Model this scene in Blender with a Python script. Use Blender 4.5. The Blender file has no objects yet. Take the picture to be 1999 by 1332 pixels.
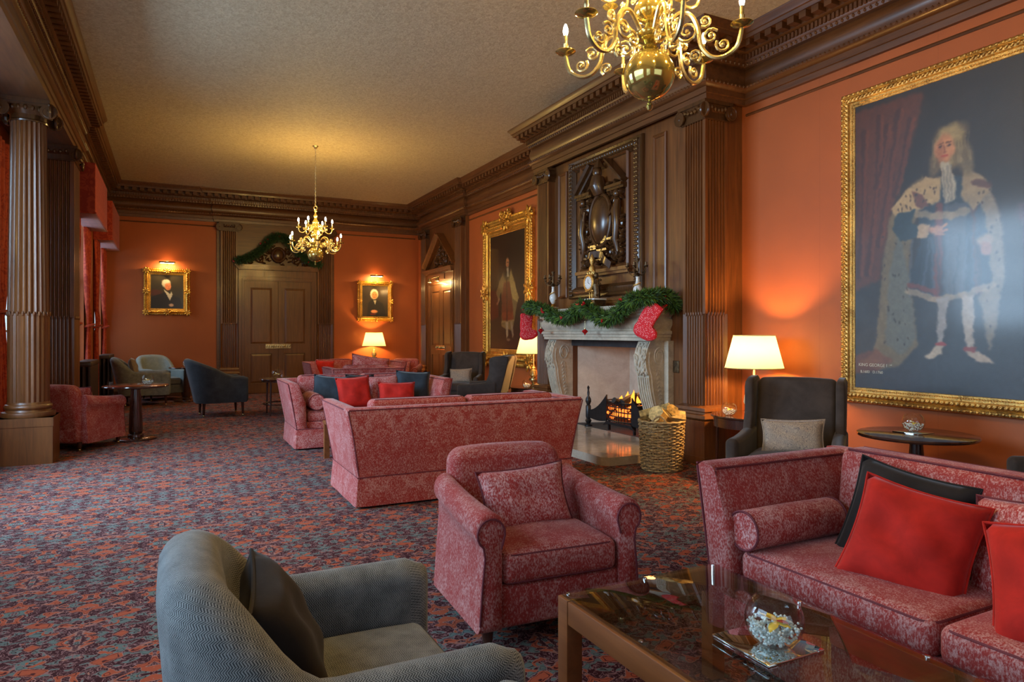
import bpy, bmesh, math, random
import numpy as np
from mathutils import Vector, Matrix
PI = math.pi
random.seed(7)
scn = bpy.context.scene
COL = scn.collection

# ------------------------------------------------------------ camera
cam_d = bpy.data.cameras.new('camera'); cam_d.sensor_width = 36.0; cam_d.lens = 24.0
cam_d.shift_y = -0.008; cam_d.clip_start = 0.05; cam_d.clip_end = 200
cam = bpy.data.objects.new('camera', cam_d); COL.objects.link(cam)
cam.location = (0, 0, 1.5); cam.rotation_euler = (PI/2, 0, -math.radians(26.51))
scn.camera = cam
# ------------------------------------------------------------ world, exposure
wd = bpy.data.worlds.new('sky'); scn.world = wd; wd.use_nodes = True
wb = wd.node_tree.nodes['Background']; wb.inputs[0].default_value = (0.62, 0.80, 1.0, 1); wb.inputs[1].default_value = 1.2
scn.view_settings.view_transform = 'Standard'; scn.view_settings.look = 'None'
scn.view_settings.gamma = 1.0; scn.view_settings.use_curve_mapping = False
scn.view_settings.exposure = 0.25
# ------------------------------------------------------------ large daylight sources: sky outside each window
def area(name, loc, rot, sx, sy, power, col):
    l = bpy.data.lights.new(name, 'AREA'); l.shape = 'RECTANGLE'; l.size = sx; l.size_y = sy
    l.energy = power; l.color = col
    o = bpy.data.objects.new(name, l); COL.objects.link(o); o.location = loc; o.rotation_euler = rot
    return o
SKYC = (0.52, 0.74, 1.0)
DAY = 1.0
WINS = [(10.35, 12.2, -2.05, 60), (6.1, 8.9, -2.05, 950), (1.0, 4.6, -2.05, 230), (-3.4, -0.6, -2.05, 30),
        (12.8, 14.3, -1.42, 90), (16.2, 17.6, -1.42, 80)]
for (y0, y1, x, p) in WINS:
    area('daylight', (x-1.45, (y0+y1)/2, 3.0), (0, -PI/2+0.6, 0), 3.2, (y1-y0)+1.0, p*DAY, SKYC)
area('daylight', (2.4, -4.35, 2.3), (-PI/2, 0, PI), 4.4, 2.8, 16*DAY, (1.0, 0.92, 0.80))
CH_P = 12.5       # watts per candle bulb
LAMP_P = 62.0    # watts per table lamp

def point(name, loc, power, col, rad=0.03, parent=None):
    l = bpy.data.lights.new(name, 'POINT'); l.energy = power; l.color = col; l.shadow_soft_size = rad
    o = bpy.data.objects.new(name, l); COL.objects.link(o); o.location = loc
    if parent: o.parent = parent
    return o

# ------------------------------------------------------------ node helpers
class NT:
    def __init__(s, name):
        s.m = bpy.data.materials.new(name); s.m.use_nodes = True
        s.t = s.m.node_tree; s.t.nodes.clear()
        s.out = s.n('ShaderNodeOutputMaterial')
    def n(s, ty, **k):
        nd = s.t.nodes.new(ty)
        for a, b in k.items(): setattr(nd, a, b)
        return nd
    def l(s, a, b): s.t.links.new(a, b)
    def setin(s, sock, v):
        if v is None: return
        if hasattr(v, 'is_linked') or hasattr(v, 'links'): s.l(v, sock)
        elif isinstance(v, (tuple, list)):
            sock.default_value = tuple(v) + ((1,) if len(v) == 3 and len(sock.default_value) == 4 else ())
        else: sock.default_value = v
    def math(s, op, a, b=None, c=None, clamp=False):
        nd = s.n('ShaderNodeMath', operation=op); nd.use_clamp = clamp
        s.setin(nd.inputs[0], a); s.setin(nd.inputs[1], b); s.setin(nd.inputs[2], c)
        return nd.outputs[0]
    def coord(s, kind='Object'): return s.n('ShaderNodeTexCoord').outputs[kind]
    def pos(s): return s.n('ShaderNodeNewGeometry').outputs['Position']
    def mapping(s, v, scale=(1, 1, 1), loc=(0, 0, 0), rot=(0, 0, 0)):
        nd = s.n('ShaderNodeMapping'); s.l(v, nd.inputs[0])
        nd.inputs['Location'].default_value = loc; nd.inputs['Scale'].default_value = scale; nd.inputs['Rotation'].default_value = rot
        return nd.outputs[0]
    def noise(s, v, scale, detail=2, rough=0.5, dist=0.0):
        nd = s.n('ShaderNodeTexNoise'); s.l(v, nd.inputs['Vector']); nd.inputs['Scale'].default_value = scale
        nd.inputs['Detail'].default_value = detail; nd.inputs['Roughness'].default_value = rough; nd.inputs['Distortion'].default_value = dist
        return nd.outputs[0]
    def sep(s, v):
        nd = s.n('ShaderNodeSeparateXYZ'); s.l(v, nd.inputs[0]); return nd.outputs
    def comb(s, x, y, z):
        nd = s.n('ShaderNodeCombineXYZ')
        for i, q in enumerate((x, y, z)): s.setin(nd.inputs[i], q)
        return nd.outputs[0]
    def mix(s, f, a, b):
        nd = s.n('ShaderNodeMix', data_type='RGBA')
        s.setin(nd.inputs[0], f); s.setin(nd.inputs[6], a); s.setin(nd.inputs[7], b)
        return nd.outputs[2]
    def step(s, v, lo, hi):
        nd = s.n('ShaderNodeMapRange'); nd.clamp = True
        s.l(v, nd.inputs[0]); nd.inputs[1].default_value = lo; nd.inputs[2].default_value = hi
        return nd.outputs[0]
    def bump(s, h, strength=0.3, dist=0.01):
        nd = s.n('ShaderNodeBump'); s.l(h, nd.inputs['Height'])
        nd.inputs['Strength'].default_value = strength; nd.inputs['Distance'].default_value = dist
        return nd.outputs[0]
    def bsdf(s, col, rough=0.6, metal=0.0, normal=None, spec=0.5, sheen=0.0, coat=0.0, **k):
        p = s.n('ShaderNodeBsdfPrincipled')
        s.setin(p.inputs['Base Color'], col); s.setin(p.inputs['Roughness'], rough); s.setin(p.inputs['Metallic'], metal)
        p.inputs['Specular IOR Level'].default_value = spec
        if sheen: p.inputs['Sheen Weight'].default_value = sheen; p.inputs['Sheen Roughness'].default_value = 0.4
        if coat: p.inputs['Coat Weight'].default_value = coat; p.inputs['Coat Roughness'].default_value = 0.12
        if normal is not None: s.l(normal, p.inputs['Normal'])
        for a, b in k.items(): s.setin(p.inputs[a.replace('_', ' ')], b)
        s.l(p.outputs[0], s.out.inputs[0]); return p

def m_wood(name, dark, light, rough=0.38, grain='Z', coat=0.12):
    t = NT(name); v = t.pos()
    sc = {'Z': (14, 14, 1.1), 'X': (1.1, 14, 14), 'Y': (14, 1.1, 14)}[grain]
    n1 = t.noise(t.mapping(v, sc), 1.6, 5, 0.6, 0.6)
    n2 = t.noise(v, 0.9, 2)
    f = t.math('ADD', t.math('MULTIPLY', n1, 0.75), t.math('MULTIPLY', n2, 0.35))
    c = t.mix(t.step(f, 0.30, 0.84), dark, light)
    t.bsdf(c, rough, 0, t.bump(n1, 0.12, 0.004), coat=coat); return t.m
def m_plain(name, col, rough=0.6, metal=0.0, sheen=0.0, var=0.12, scale=20, coat=0.0, bump=0.0, bs=60):
    t = NT(name); v = t.coord(); n = t.noise(v, scale, 3)
    c2 = tuple(max(0, q*(1-var*2)) for q in col)
    c = t.mix(t.step(n, 0.35, 0.65), col, c2)
    nm = t.bump(t.noise(v, bs, 3), bump, 0.005) if bump else None
    t.bsdf(c, rough, metal, nm, sheen=sheen, coat=coat); return t.m
def m_pink(name='pink_damask_fabric', a=(0.32, 0.034, 0.027), b=(0.54, 0.27, 0.24), bias=0.0):
    t = NT(name); v = t.coord(); x, y, z = t.sep(v)
    mir = t.comb(t.math('PINGPONG', t.math('ADD', x, 10), 0.16), y, z)
    lo = t.noise(mir, 7, 3, 0.55, 1.2)
    hi = t.noise(t.mapping(v, (1, 1, 0.5)), 150, 2, 0.75)
    mid = t.noise(v, 60, 2, 0.6)
    f = t.math('ADD', t.math('ADD', t.math('MULTIPLY', hi, 1.15), t.math('MULTIPLY', mid, 0.35)), t.math('MULTIPLY', lo, 0.5))
    c = t.mix(t.step(f, 0.94-bias, 1.22-bias), a, b)
    t.bsdf(c, 0.85, 0, t.bump(hi, 0.25, 0.003), spec=0.25, sheen=0.15); return t.m
def m_herring(name, a, b, sc=1.0):
    t = NT(name); v = t.coord(); at = t.n('ShaderNodeAttribute'); at.attribute_name = 'cloth'; x, y, z = t.sep(at.outputs['Vector'])
    w = 0.010*sc
    zig = t.math('PINGPONG', t.math('ADD', x, 10), w)
    ph = t.math('ADD', y, zig)
    s_ = t.math('SINE', t.math('MULTIPLY', ph, 2*PI/(0.0075*sc)))
    n = t.noise(v, 14, 3, 0.6); hi = t.noise(v, 300, 2)
    f = t.math('ADD', t.math('MULTIPLY', s_, 0.28), t.math('ADD', t.math('MULTIPLY', n, 0.5), t.math('MULTIPLY', hi, 0.4)))
    c = t.mix(t.step(f, 0.15, 0.78), a, b)
    t.bsdf(c, 0.75, 0, t.bump(f, 0.15, 0.002), spec=0.25, sheen=0.15); return t.m
def m_velvet(name, col, sheen=0.5, var=0.25, nscale=7):
    t = NT(name); v = t.coord(); n = t.noise(v, nscale, 4, 0.6, 0.4)
    c = t.mix(t.step(n, 0.35, 0.7), tuple(q*(1-var) for q in col), tuple(min(1, q*(1+var)) for q in col))
    t.bsdf(c, 0.8, 0, t.bump(t.noise(v, 90, 2), 0.1, 0.003), spec=0.2, sheen=sheen); return t.m
def m_damask_red(name, a, b):
    t = NT(name); v = t.pos(); x, y, z = t.sep(v)
    mir = t.comb(x, t.math('PINGPONG', t.math('ADD', y, 10), 0.18), t.math('PINGPONG', z, 0.35))
    n = t.noise(mir, 11, 3, 0.5, 1.5)
    c = t.mix(t.step(n, 0.46, 0.54), a, b)
    t.bsdf(c, 0.7, 0, spec=0.3, sheen=0.2); return t.m
def m_carpet():
    t = NT('patterned_carpet'); v = t.pos(); x, y, z = t.sep(v)
    X = t.math('PINGPONG', t.math('ADD', x, 20.13), 0.34)
    row = t.math('FLOOR', t.math('DIVIDE', t.math('ADD', y, 20), 0.72))
    X2 = t.math('PINGPONG', t.math('ADD', t.math('ADD', x, 20.13), t.math('MULTIPLY', row, 0.34)), 0.34)
    Y2 = t.math('PINGPONG', t.math('ADD', y, 20), 0.52)
    p = t.comb(X2, Y2, 0.0)
    n1 = t.noise(p, 11.0, 1.5, 0.45, 1.1)
    p2 = t.comb(X2, Y2, 7.3)
    n2 = t.noise(p2, 12.5, 1.5, 0.45, 1.2)
    p3 = t.comb(X2, Y2, 3.1); n3 = t.noise(p3, 24, 1.5, 0.5, 1.9)
    fine = t.noise(v, 260, 2, 0.7); wear = t.noise(v, 1.1, 3)
    base = (0.045, 0.010, 0.012)
    orange = t.mix(t.step(fine, .3, .7), (0.33, 0.056, 0.024), (0.43, 0.108, 0.050))
    green = t.mix(t.step(fine, .3, .7), (0.085, 0.120, 0.108), (0.155, 0.200, 0.180))
    mauve = (0.27, 0.135, 0.13)
    c = base
    ln = t.math('ABSOLUTE', t.math('SUBTRACT', n3, 0.5))
    c = t.mix(t.step(ln, 0.034, 0.018), c, mauve)
    c = t.mix(t.step(n2, 0.545, 0.56), c, green)
    l2 = t.math('ABSOLUTE', t.math('SUBTRACT', n2, 0.55)); c = t.mix(t.step(l2, 0.016, 0.008), c, mauve)
    l2b = t.math('ABSOLUTE', t.math('SUBTRACT', n2, 0.635)); c = t.mix(t.step(l2b, 0.016, 0.008), c, base)
    c = t.mix(t.step(n1, 0.565, 0.58), c, orange)
    l1 = t.math('ABSOLUTE', t.math('SUBTRACT', n1, 0.572)); c = t.mix(t.step(l1, 0.014, 0.006), c, (0.34, 0.17, 0.13))
    l3 = t.math('ABSOLUTE', t.math('SUBTRACT', n1, 0.65)); c = t.mix(t.step(l3, 0.014, 0.006), c, base)
    c = t.mix(t.math('MULTIPLY', t.step(fine, 0.35, 0.75), 0.35), c, (0.02, 0.008, 0.008))
    t.bsdf(c, 0.9, 0, t.bump(fine, 0.3, 0.004), spec=0.10); return t.m
def m_wall(name, col):
    t = NT(name); v = t.pos(); x, y, z = t.sep(v)
    n = t.noise(v, 1.4, 3); f = t.noise(v, 180, 2)
    seam = t.math('PINGPONG', t.math('ADD', t.math('ADD', x, y), 10), 0.62)
    sm = t.step(seam, 0.006, 0.0)
    c = t.mix(t.step(n, 0.3, 0.7), tuple(q*0.93 for q in col), tuple(q*1.05 for q in col))
    c = t.mix(t.math('MULTIPLY', sm, 0.22), c, tuple(q*0.4 for q in col))
    t.bsdf(c, 0.55, 0, t.bump(f, 0.06, 0.002), spec=0.35); return t.m
def m_ceiling():
    t = NT('textured_ceiling_paper'); v = t.pos(); x, y, z = t.sep(v)
    n = t.noise(v, 24, 2, 0.5, 1.0); w = t.noise(t.mapping(v, (1, 3, 1)), 45, 2)
    g = t.math('ADD', n, t.math('MULTIPLY', w, 0.6))
    c = t.mix(t.step(g, 0.6, 1.0), (0.33, 0.27, 0.185), (0.47, 0.395, 0.28))
    t.bsdf(c, 0.7, 0, t.bump(g, 0.45, 0.012), spec=0.3); return t.m
def m_stone(name, a, b, rough=0.45, scale=6):
    t = NT(name); v = t.coord(); n = t.noise(v, scale, 6, 0.65, 0.8); n2 = t.noise(v, scale*6, 4, 0.7)
    f = t.math('ADD', t.math('MULTIPLY', n, 0.7), t.math('MULTIPLY', n2, 0.3))
    t.bsdf(t.mix(t.step(f, 0.36, 0.66), a, b), rough, 0, t.bump(n2, 0.12, 0.004)); return t.m
def m_gold(name, a=(0.72, 0.43, 0.09), b=(0.30, 0.14, 0.03), rough=0.32, bump=0.5, sc=55):
    t = NT(name); v = t.coord(); n = t.noise(v, sc, 4, 0.6); n0 = t.noise(v, 6, 3)
    f = t.math('ADD', t.math('MULTIPLY', n, 0.6), t.math('MULTIPLY', n0, 0.4))
    t.bsdf(t.mix(t.step(f, 0.35, 0.6), b, a), rough, 0.85, t.bump(n, bump, 0.01)); return t.m
def m_glass(name, tint=(1, 1, 1), ior=1.45, k=1.0, rough=0.02):
    t = NT(name)
    tr = t.n('ShaderNodeBsdfTransparent'); tr.inputs[0].default_value = tint + (1,)
    gl = t.n('ShaderNodeBsdfGlossy'); gl.inputs['Roughness'].default_value = rough
    lw = t.n('ShaderNodeLayerWeight'); lw.inputs[0].default_value = 0.5
    f0 = ((ior-1)/(ior+1))**2*k
    f = t.math('ADD', t.math('MULTIPLY', t.math('POWER', lw.outputs['Facing'], 4.5), 0.85), f0, clamp=True)
    mx = t.n('ShaderNodeMixShader'); t.l(f, mx.inputs[0])
    t.l(tr.outputs[0], mx.inputs[1]); t.l(gl.outputs[0], mx.inputs[2]); t.l(mx.outputs[0], t.out.inputs[0]); return t.m
def m_emit(name, col, st):
    t = NT(name); e = t.n('ShaderNodeEmission'); e.inputs[0].default_value = col + (1,); e.inputs[1].default_value = st
    t.l(e.outputs[0], t.out.inputs[0]); return t.m
def m_bulb(name, col, st):   # glowing clear glass envelope
    t = NT(name); e = t.n('ShaderNodeEmission'); e.inputs[0].default_value = col + (1,); e.inputs[1].default_value = st
    tr = t.n('ShaderNodeBsdfTransparent'); ad = t.n('ShaderNodeAddShader'); t.l(e.outputs[0], ad.inputs[0]); t.l(tr.outputs[0], ad.inputs[1])
    t.l(ad.outputs[0], t.out.inputs[0]); return t.m
def m_shade(name, col):
    t = NT(name); tr = t.n('ShaderNodeBsdfTranslucent'); df = t.n('ShaderNodeBsdfDiffuse'); mx = t.n('ShaderNodeMixShader')
    tr.inputs[0].default_value = col + (1,); df.inputs[0].default_value = col + (1,); mx.inputs[0].default_value = 0.45
    t.l(tr.outputs[0], mx.inputs[1]); t.l(df.outputs[0], mx.inputs[2]); t.l(mx.outputs[0], t.out.inputs[0]); return t.m
def m_paint():
    t = NT('oil_paint'); a = t.n('ShaderNodeAttribute'); a.attribute_name = 'paint'
    v = t.coord(); n = t.noise(t.mapping(v, (1, 1, 3)), 90, 4, 0.7)
    t.bsdf(a.outputs['Color'], 0.40, 0, t.bump(n, 0.35, 0.003), spec=0.6, coat=0.35); return t.m
def m_dots(name, a, b, sc):
    t = NT(name); v = t.coord(); vo = t.n('ShaderNodeTexVoronoi'); t.l(v, vo.inputs['Vector']); vo.inputs['Scale'].default_value = sc
    vo.inputs['Randomness'].default_value = 0.5
    t.bsdf(t.mix(t.step(vo.outputs['Distance'], 0.27, 0.21), a, b), 0.8); return t.m
def m_paisley():
    t = NT('paisley_cloth'); v = t.coord(); n = t.noise(v, 13, 2, 0.5, 2.2); hi = t.noise(v, 160, 2)
    r = t.math('ABSOLUTE', t.math('SINE', t.math('MULTIPLY', n, 38)))
    f = t.math('ADD', t.math('MULTIPLY', r, 0.6), t.math('MULTIPLY', hi, 0.5))
    t.bsdf(t.mix(t.step(f, 0.25, 0.85), (0.10, 0.075, 0.075), (0.34, 0.25, 0.17)), 0.7, sheen=0.2); return t.m

M = {}
M['wood'] = m_wood('oak_panelling', (0.060, 0.019, 0.005), (0.215, 0.076, 0.019), 0.40)
M['woodh'] = m_wood('oak_entablature', (0.050, 0.017, 0.005), (0.165, 0.060, 0.017), 0.40, 'Y')
M['woodx'] = m_wood('oak_rail', (0.050, 0.017, 0.005), (0.165, 0.060, 0.017), 0.40, 'X')
M['door'] = m_wood('oak_door', (0.075, 0.027, 0.007), (0.22, 0.085, 0.022), 0.42)
M['carve'] = m_wood('carved_dark_oak', (0.030, 0.013, 0.005), (0.11, 0.045, 0.014), 0.26)
M['mahog'] = m_wood('mahogany', (0.022, 0.007, 0.004), (0.075, 0.024, 0.012), 0.22, 'Z', 0.6)
M['mahogtop'] = m_wood('polished_mahogany_top', (0.020, 0.006, 0.004), (0.060, 0.018, 0.010), 0.14, 'X', 0.8)
M['table'] = m_wood('coffee_table_wood', (0.16, 0.046, 0.012), (0.33, 0.105, 0.028), 0.40, 'Y', 0.1)
M['pink'] = m_pink()
M['pink2'] = m_pink('pink_damask_cushion', (0.36, 0.036, 0.030), (0.66, 0.37, 0.34), 0.02)
M['pipe'] = m_plain('dark_pink_piping', (0.16, 0.022, 0.03), 0.8)
M['grey'] = m_herring('grey_herringbone_fabric', (0.020, 0.025, 0.030), (0.31, 0.325, 0.32))
M['greypipe'] = m_plain('grey_piping', (0.05, 0.055, 0.06), 0.8)
M['darkgrey'] = m_velvet('slate_velvet', (0.038, 0.042, 0.050), 0.25)
M['wing'] = m_velvet('charcoal_brown_velvet', (0.046, 0.032, 0.026), 0.18)
M['sage'] = m_herring('sage_fabric', (0.14, 0.17, 0.165), (0.34, 0.38, 0.36))
M['black'] = m_velvet('black_cushion_cloth', (0.022, 0.017, 0.016), 0.12)
M['navy'] = m_velvet('slate_blue_cushion_cloth', (0.030, 0.040, 0.050), 0.2)
M['red'] = m_velvet('red_velvet', (0.50, 0.018, 0.010), 0.12, 0.2, 9)
M['paisley'] = m_paisley()
M['curtain'] = m_damask_red('red_damask_curtain', (0.30, 0.026, 0.013), (0.45, 0.060, 0.024))
M['pelmet'] = m_damask_red('red_damask_pelmet', (0.27, 0.024, 0.013), (0.38, 0.048, 0.022))
M['carpet'] = m_carpet()
M['wallred'] = m_wall('terracotta_wall', (0.36, 0.090, 0.022))
M['ceil'] = m_ceiling()
M['stone'] = m_stone('carved_limestone', (0.33, 0.27, 0.20), (0.55, 0.47, 0.36))
M['hearth'] = m_stone('polished_hearth_marble', (0.30, 0.24, 0.18), (0.46, 0.39, 0.31), 0.12, 3)
M['slab'] = m_stone('firebox_stone', (0.46, 0.33, 0.24), (0.62, 0.48, 0.36), 0.6, 3)
M['soot'] = m_stone('sooty_iron', (0.012, 0.011, 0.012), (0.045, 0.040, 0.040), 0.6, 4)
M['iron'] = m_plain('cast_iron', (0.035, 0.033, 0.035), 0.38, 0.7)
M['gold'] = m_gold('carved_gilt', (0.90, 0.53, 0.10), (0.38, 0.17, 0.03))
M['gold2'] = m_gold('aged_gilt', (0.84, 0.52, 0.15), (0.30, 0.16, 0.05), 0.34, 0.6, 70)
M['brass'] = m_gold('polished_brass', (0.62, 0.50, 0.17), (0.46, 0.35, 0.09), 0.10, 0.02, 8)
M['brassd'] = m_gold('satin_brass', (0.62, 0.50, 0.26), (0.42, 0.31, 0.12), 0.26, 0.1, 20)
M['bronze'] = m_gold('dark_bronze', (0.16, 0.10, 0.05), (0.05, 0.03, 0.02), 0.4, 0.5, 40)
M['white'] = m_plain('white_porcelain', (0.72, 0.72, 0.70), 0.2, var=0.03)
M['cream'] = m_plain('cream_ceramic', (0.70, 0.56, 0.30), 0.3, var=0.05)
M['shade'] = m_shade('cream_lampshade', (0.30, 0.32, 0.24))
M['bulb'] = m_bulb('lit_bulb', (1.0, 0.88, 0.62), 40.0)
M['glass'] = m_glass('clear_glass', (0.97, 0.985, 0.98), 1.45, 1.2)
M['tglass'] = m_glass('table_glass', (0.80, 0.84, 0.80), 1.5, 1.5, 0.01)
M['pane'] = m_glass('window_glass', (0.98, 1.0, 1.0), 1.45, 1.0)
M['bead'] = m_glass('glass_beads', (0.93, 0.97, 0.95), 1.6, 1.6, 0.08)
M['beadw'] = m_plain('frosted_beads', (0.74, 0.80, 0.78), 0.18, var=0.1)
M['mirror'] = m_plain('mirror_glass', (0.82, 0.86, 0.86), 0.02, 1.0, var=0.0)
M['chrome'] = m_plain('steel_stud', (0.75, 0.75, 0.75), 0.15, 1.0, var=0.0)
M['yellow'] = m_plain('orchid_petal', (0.85, 0.62, 0.10), 0.5)
M['maroon'] = m_plain('orchid_lip', (0.35, 0.03, 0.04), 0.5)
M['paint'] = m_paint()
M['winw'] = m_plain('window_frame_paint', (0.60, 0.60, 0.58), 0.4, var=0.03)
M['wicker'] = m_plain('willow_wicker', (0.50, 0.34, 0.15), 0.55, var=0.3, scale=40)
M['bark'] = m_plain('log_bark', (0.46, 0.30, 0.09), 0.85, var=0.35, scale=25, bump=0.8, bs=30)
M['logend'] = m_plain('split_log_wood', (0.74, 0.52, 0.20), 0.8, var=0.25, scale=30, bump=0.4)
M['pine'] = m_plain('fir_needles', (0.095, 0.200, 0.025), 0.6, var=0.3, scale=18)
M['pined'] = m_plain('dark_fir_needles', (0.030, 0.080, 0.022), 0.6, var=0.3, scale=18)
M['stocking'] = m_dots('spotted_red_felt', (0.62, 0.008, 0.016), (0.80, 0.50, 0.48), 58)
M['redg'] = m_plain('red_bauble', (0.50, 0.01, 0.015), 0.15, 0.3)
M['ember'] = m_emit('glowing_embers', (1.0, 0.15, 0.02), 3.0)
M['flame'] = m_emit('flames', (1.0, 0.28, 0.03), 2.6)
M['coal'] = m_plain('charred_log', (0.02, 0.016, 0.014), 0.8)
M['rad'] = m_plain('brown_radiator_paint', (0.055, 0.030, 0.022), 0.4)
M['text'] = m_plain('painted_lettering', (0.60, 0.55, 0.42), 0.6)

# ------------------------------------------------------------ mesh builder
class MB:
    def __init__(s): s.v = []; s.f = []
    def add(s, vs, fs):
        o = len(s.v); s.v += [tuple(p) for p in vs]; s.f += [tuple(i+o for i in f) for f in fs]; return s
    def xf(s, mat, start=0):
        for i in range(start, len(s.v)): s.v[i] = tuple(mat @ Vector(s.v[i]))
        return s
    def box(s, x0, x1, y0, y1, z0, z1):
        return s.add([(x0,y0,z0),(x1,y0,z0),(x1,y1,z0),(x0,y1,z0),(x0,y0,z1),(x1,y0,z1),(x1,y1,z1),(x0,y1,z1)],
                     [(0,3,2,1),(4,5,6,7),(0,1,5,4),(1,2,6,5),(2,3,7,6),(3,0,4,7)])
    def cbox(s, c, sx, sy, sz, rz=0.0, rx=0.0, ry=0.0):
        st = len(s.v); s.box(-sx/2, sx/2, -sy/2, sy/2, -sz/2, sz/2)
        return s.xf(Matrix.Translation(c) @ Matrix.Rotation(rz, 4, 'Z') @ Matrix.Rotation(ry, 4, 'Y') @ Matrix.Rotation(rx, 4, 'X'), st)
    def loft(s, secs, cap=True, closed=False):
        n = len(secs[0]); vs = [p for q in secs for p in q]; fs = []
        m = len(secs)
        for i in range(m if closed else m-1):
            a = i*n; b = ((i+1) % m)*n
            for j in range(n):
                k = (j+1) % n; fs.append((a+j, a+k, b+k, b+j))
        if cap and not closed:
            fs.append(tuple(range(n-1, -1, -1))); fs.append(tuple((m-1)*n+j for j in range(n)))
        return s.add(vs, fs)
    def tube(s, pts, r, seg=8, closed=False, cap=True):
        pts = [Vector(p) for p in pts]; n = len(pts); secs = []
        rr = r if isinstance(r, (list, tuple)) else [r]*n
        t0 = (pts[1]-pts[0]).normalized(); up = Vector((0, 0, 1)) if abs(t0.z) < .9 else Vector((1, 0, 0))
        nrm = t0.cross(up).normalized()
        for i in range(n):
            if closed: t = (pts[(i+1) % n]-pts[i-1])
            else: t = pts[min(i+1, n-1)]-pts[max(i-1, 0)]
            if t.length < 1e-9: t = t0.copy()
            t.normalize(); nrm = nrm - t*nrm.dot(t)
            if nrm.length < 1e-6: nrm = t.orthogonal()
            nrm.normalize(); b = t.cross(nrm)
            secs.append([tuple(pts[i]+(nrm*math.cos(2*PI*k/seg)+b*math.sin(2*PI*k/seg))*rr[i]) for k in range(seg)])
        return s.loft(secs, cap, closed)
    def lathe(s, prof, c=(0, 0, 0), seg=24, sx=1, sy=1):
        secs = [[(c[0]+r*sx*math.cos(2*PI*k/seg), c[1]+r*sy*math.sin(2*PI*k/seg), c[2]+z) for k in range(seg)] for r, z in prof]
        return s.loft(secs)
    def ball(s, c, rx, ry=None, rz=None, seg=10, rings=6):
        ry = ry or rx; rz = rz or rx
        pr = [(max(1e-4, math.sin(PI*i/rings)), -math.cos(PI*i/rings)) for i in range(rings+1)]
        secs = [[(c[0]+r*rx*math.cos(2*PI*k/seg), c[1]+r*ry*math.sin(2*PI*k/seg), c[2]+z*rz) for k in range(seg)] for r, z in pr]
        return s.loft(secs)
    def prism(s, poly, axis, a0, a1):
        def P(p, a):
            return {'X': (a, p[0], p[1]), 'Y': (p[0], a, p[1]), 'Z': (p[0], p[1], a)}[axis]
        return s.loft([[P(p, a0) for p in poly], [P(p, a1) for p in poly]])
    def sweep(s, path, prof, closed=False):
        """path: (x,y) points; the profile's offset goes to the LEFT of the path"""
        n = len(path); secs = []
        for i in range(n):
            p = Vector(path[i])
            if closed or 0 < i < n-1:
                a = (p-Vector(path[i-1])).normalized(); b = (Vector(path[(i+1) % n])-p).normalized()
            elif i == 0: a = b = (Vector(path[1])-p).normalized()
            else: a = b = (p-Vector(path[i-1])).normalized()
            na = Vector((-a.y, a.x)); nb = Vector((-b.y, b.x)); m = (na+nb); m.normalize(); k = 1/max(.2, m.dot(na))
            secs.append([(p.x+m.x*o*k, p.y+m.y*o*k, z) for o, z in prof])
        return s.loft(secs, True, closed)
    def rbox(s, c, size, r, seg=3, mid=3, fn=None):
        h = [q/2 for q in size]; r = min(r, min(h)*0.999)
        ax = []
        for a in range(3):
            inn = h[a]-r; L = [-(inn+r*math.tan(PI/4*j/seg)) for j in range(seg, 0, -1)]
            L += [-inn+2*inn*j/mid for j in range(mid+1)]; L += [inn+r*math.tan(PI/4*j/seg) for j in range(1, seg+1)]
            ax.append(L)
        N = len(ax[0])-1; idx = {}; vs = []; fs = []
        def V(i, j, k):
            if (i, j, k) not in idx:
                p = Vector((ax[0][i], ax[1][j], ax[2][k]))
                q = Vector([max(-(h[a]-r), min(h[a]-r, p[a])) for a in range(3)])
                d = p-q
                if d.length > 1e-9: p = q+d.normalized()*r
                if fn: p = Vector(fn(p.x, p.y, p.z))
                idx[(i, j, k)] = len(vs); vs.append((p.x+c[0], p.y+c[1], p.z+c[2]))
            return idx[(i, j, k)]
        for i in range(N):
            for j in range(N):
                fs.append((V(i, j, 0), V(i, j+1, 0), V(i+1, j+1, 0), V(i+1, j, 0)))
                fs.append((V(i, j, N), V(i+1, j, N), V(i+1, j+1, N), V(i, j+1, N)))
                fs.append((V(i, 0, j), V(i+1, 0, j), V(i+1, 0, j+1), V(i, 0, j+1)))
                fs.append((V(i, N, j), V(i, N, j+1), V(i+1, N, j+1), V(i+1, N, j)))
                fs.append((V(0, i, j), V(0, i, j+1), V(0, i+1, j+1), V(0, i+1, j)))
                fs.append((V(N, i, j), V(N, i+1, j), V(N, i+1, j+1), V(N, i, j+1)))
        return s.add(vs, fs)

def obj(name, mb, mat, parent=None, smooth=True, ang=38, loc=None, rot=None, recalc=True):
    me = bpy.data.meshes.new(name); me.from_pydata(mb.v, [], mb.f); me.validate(); me.update()
    if smooth:
        me.polygons.foreach_set('use_smooth', [True]*len(me.polygons))
        try: me.set_sharp_from_angle(angle=math.radians(ang))
        except Exception: pass
    if recalc and len(me.polygons) < 40000:
        b = bmesh.new(); b.from_mesh(me); bmesh.ops.recalc_face_normals(b, faces=b.faces); b.to_mesh(me); b.free()
        if smooth:
            try: me.set_sharp_from_angle(angle=math.radians(ang))
            except Exception: pass
    me.materials.append(M[mat] if isinstance(mat, str) else mat)
    o = bpy.data.objects.new(name, me); COL.objects.link(o)
    if parent: o.parent = parent
    if loc: o.location = loc
    if rot: o.rotation_euler = rot
    return o
def cloth(o, co):
    at = o.data.attributes.new('cloth', 'FLOAT_VECTOR', 'POINT'); at.data.foreach_set('vector', [q for p in co for q in p]); return o
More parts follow.
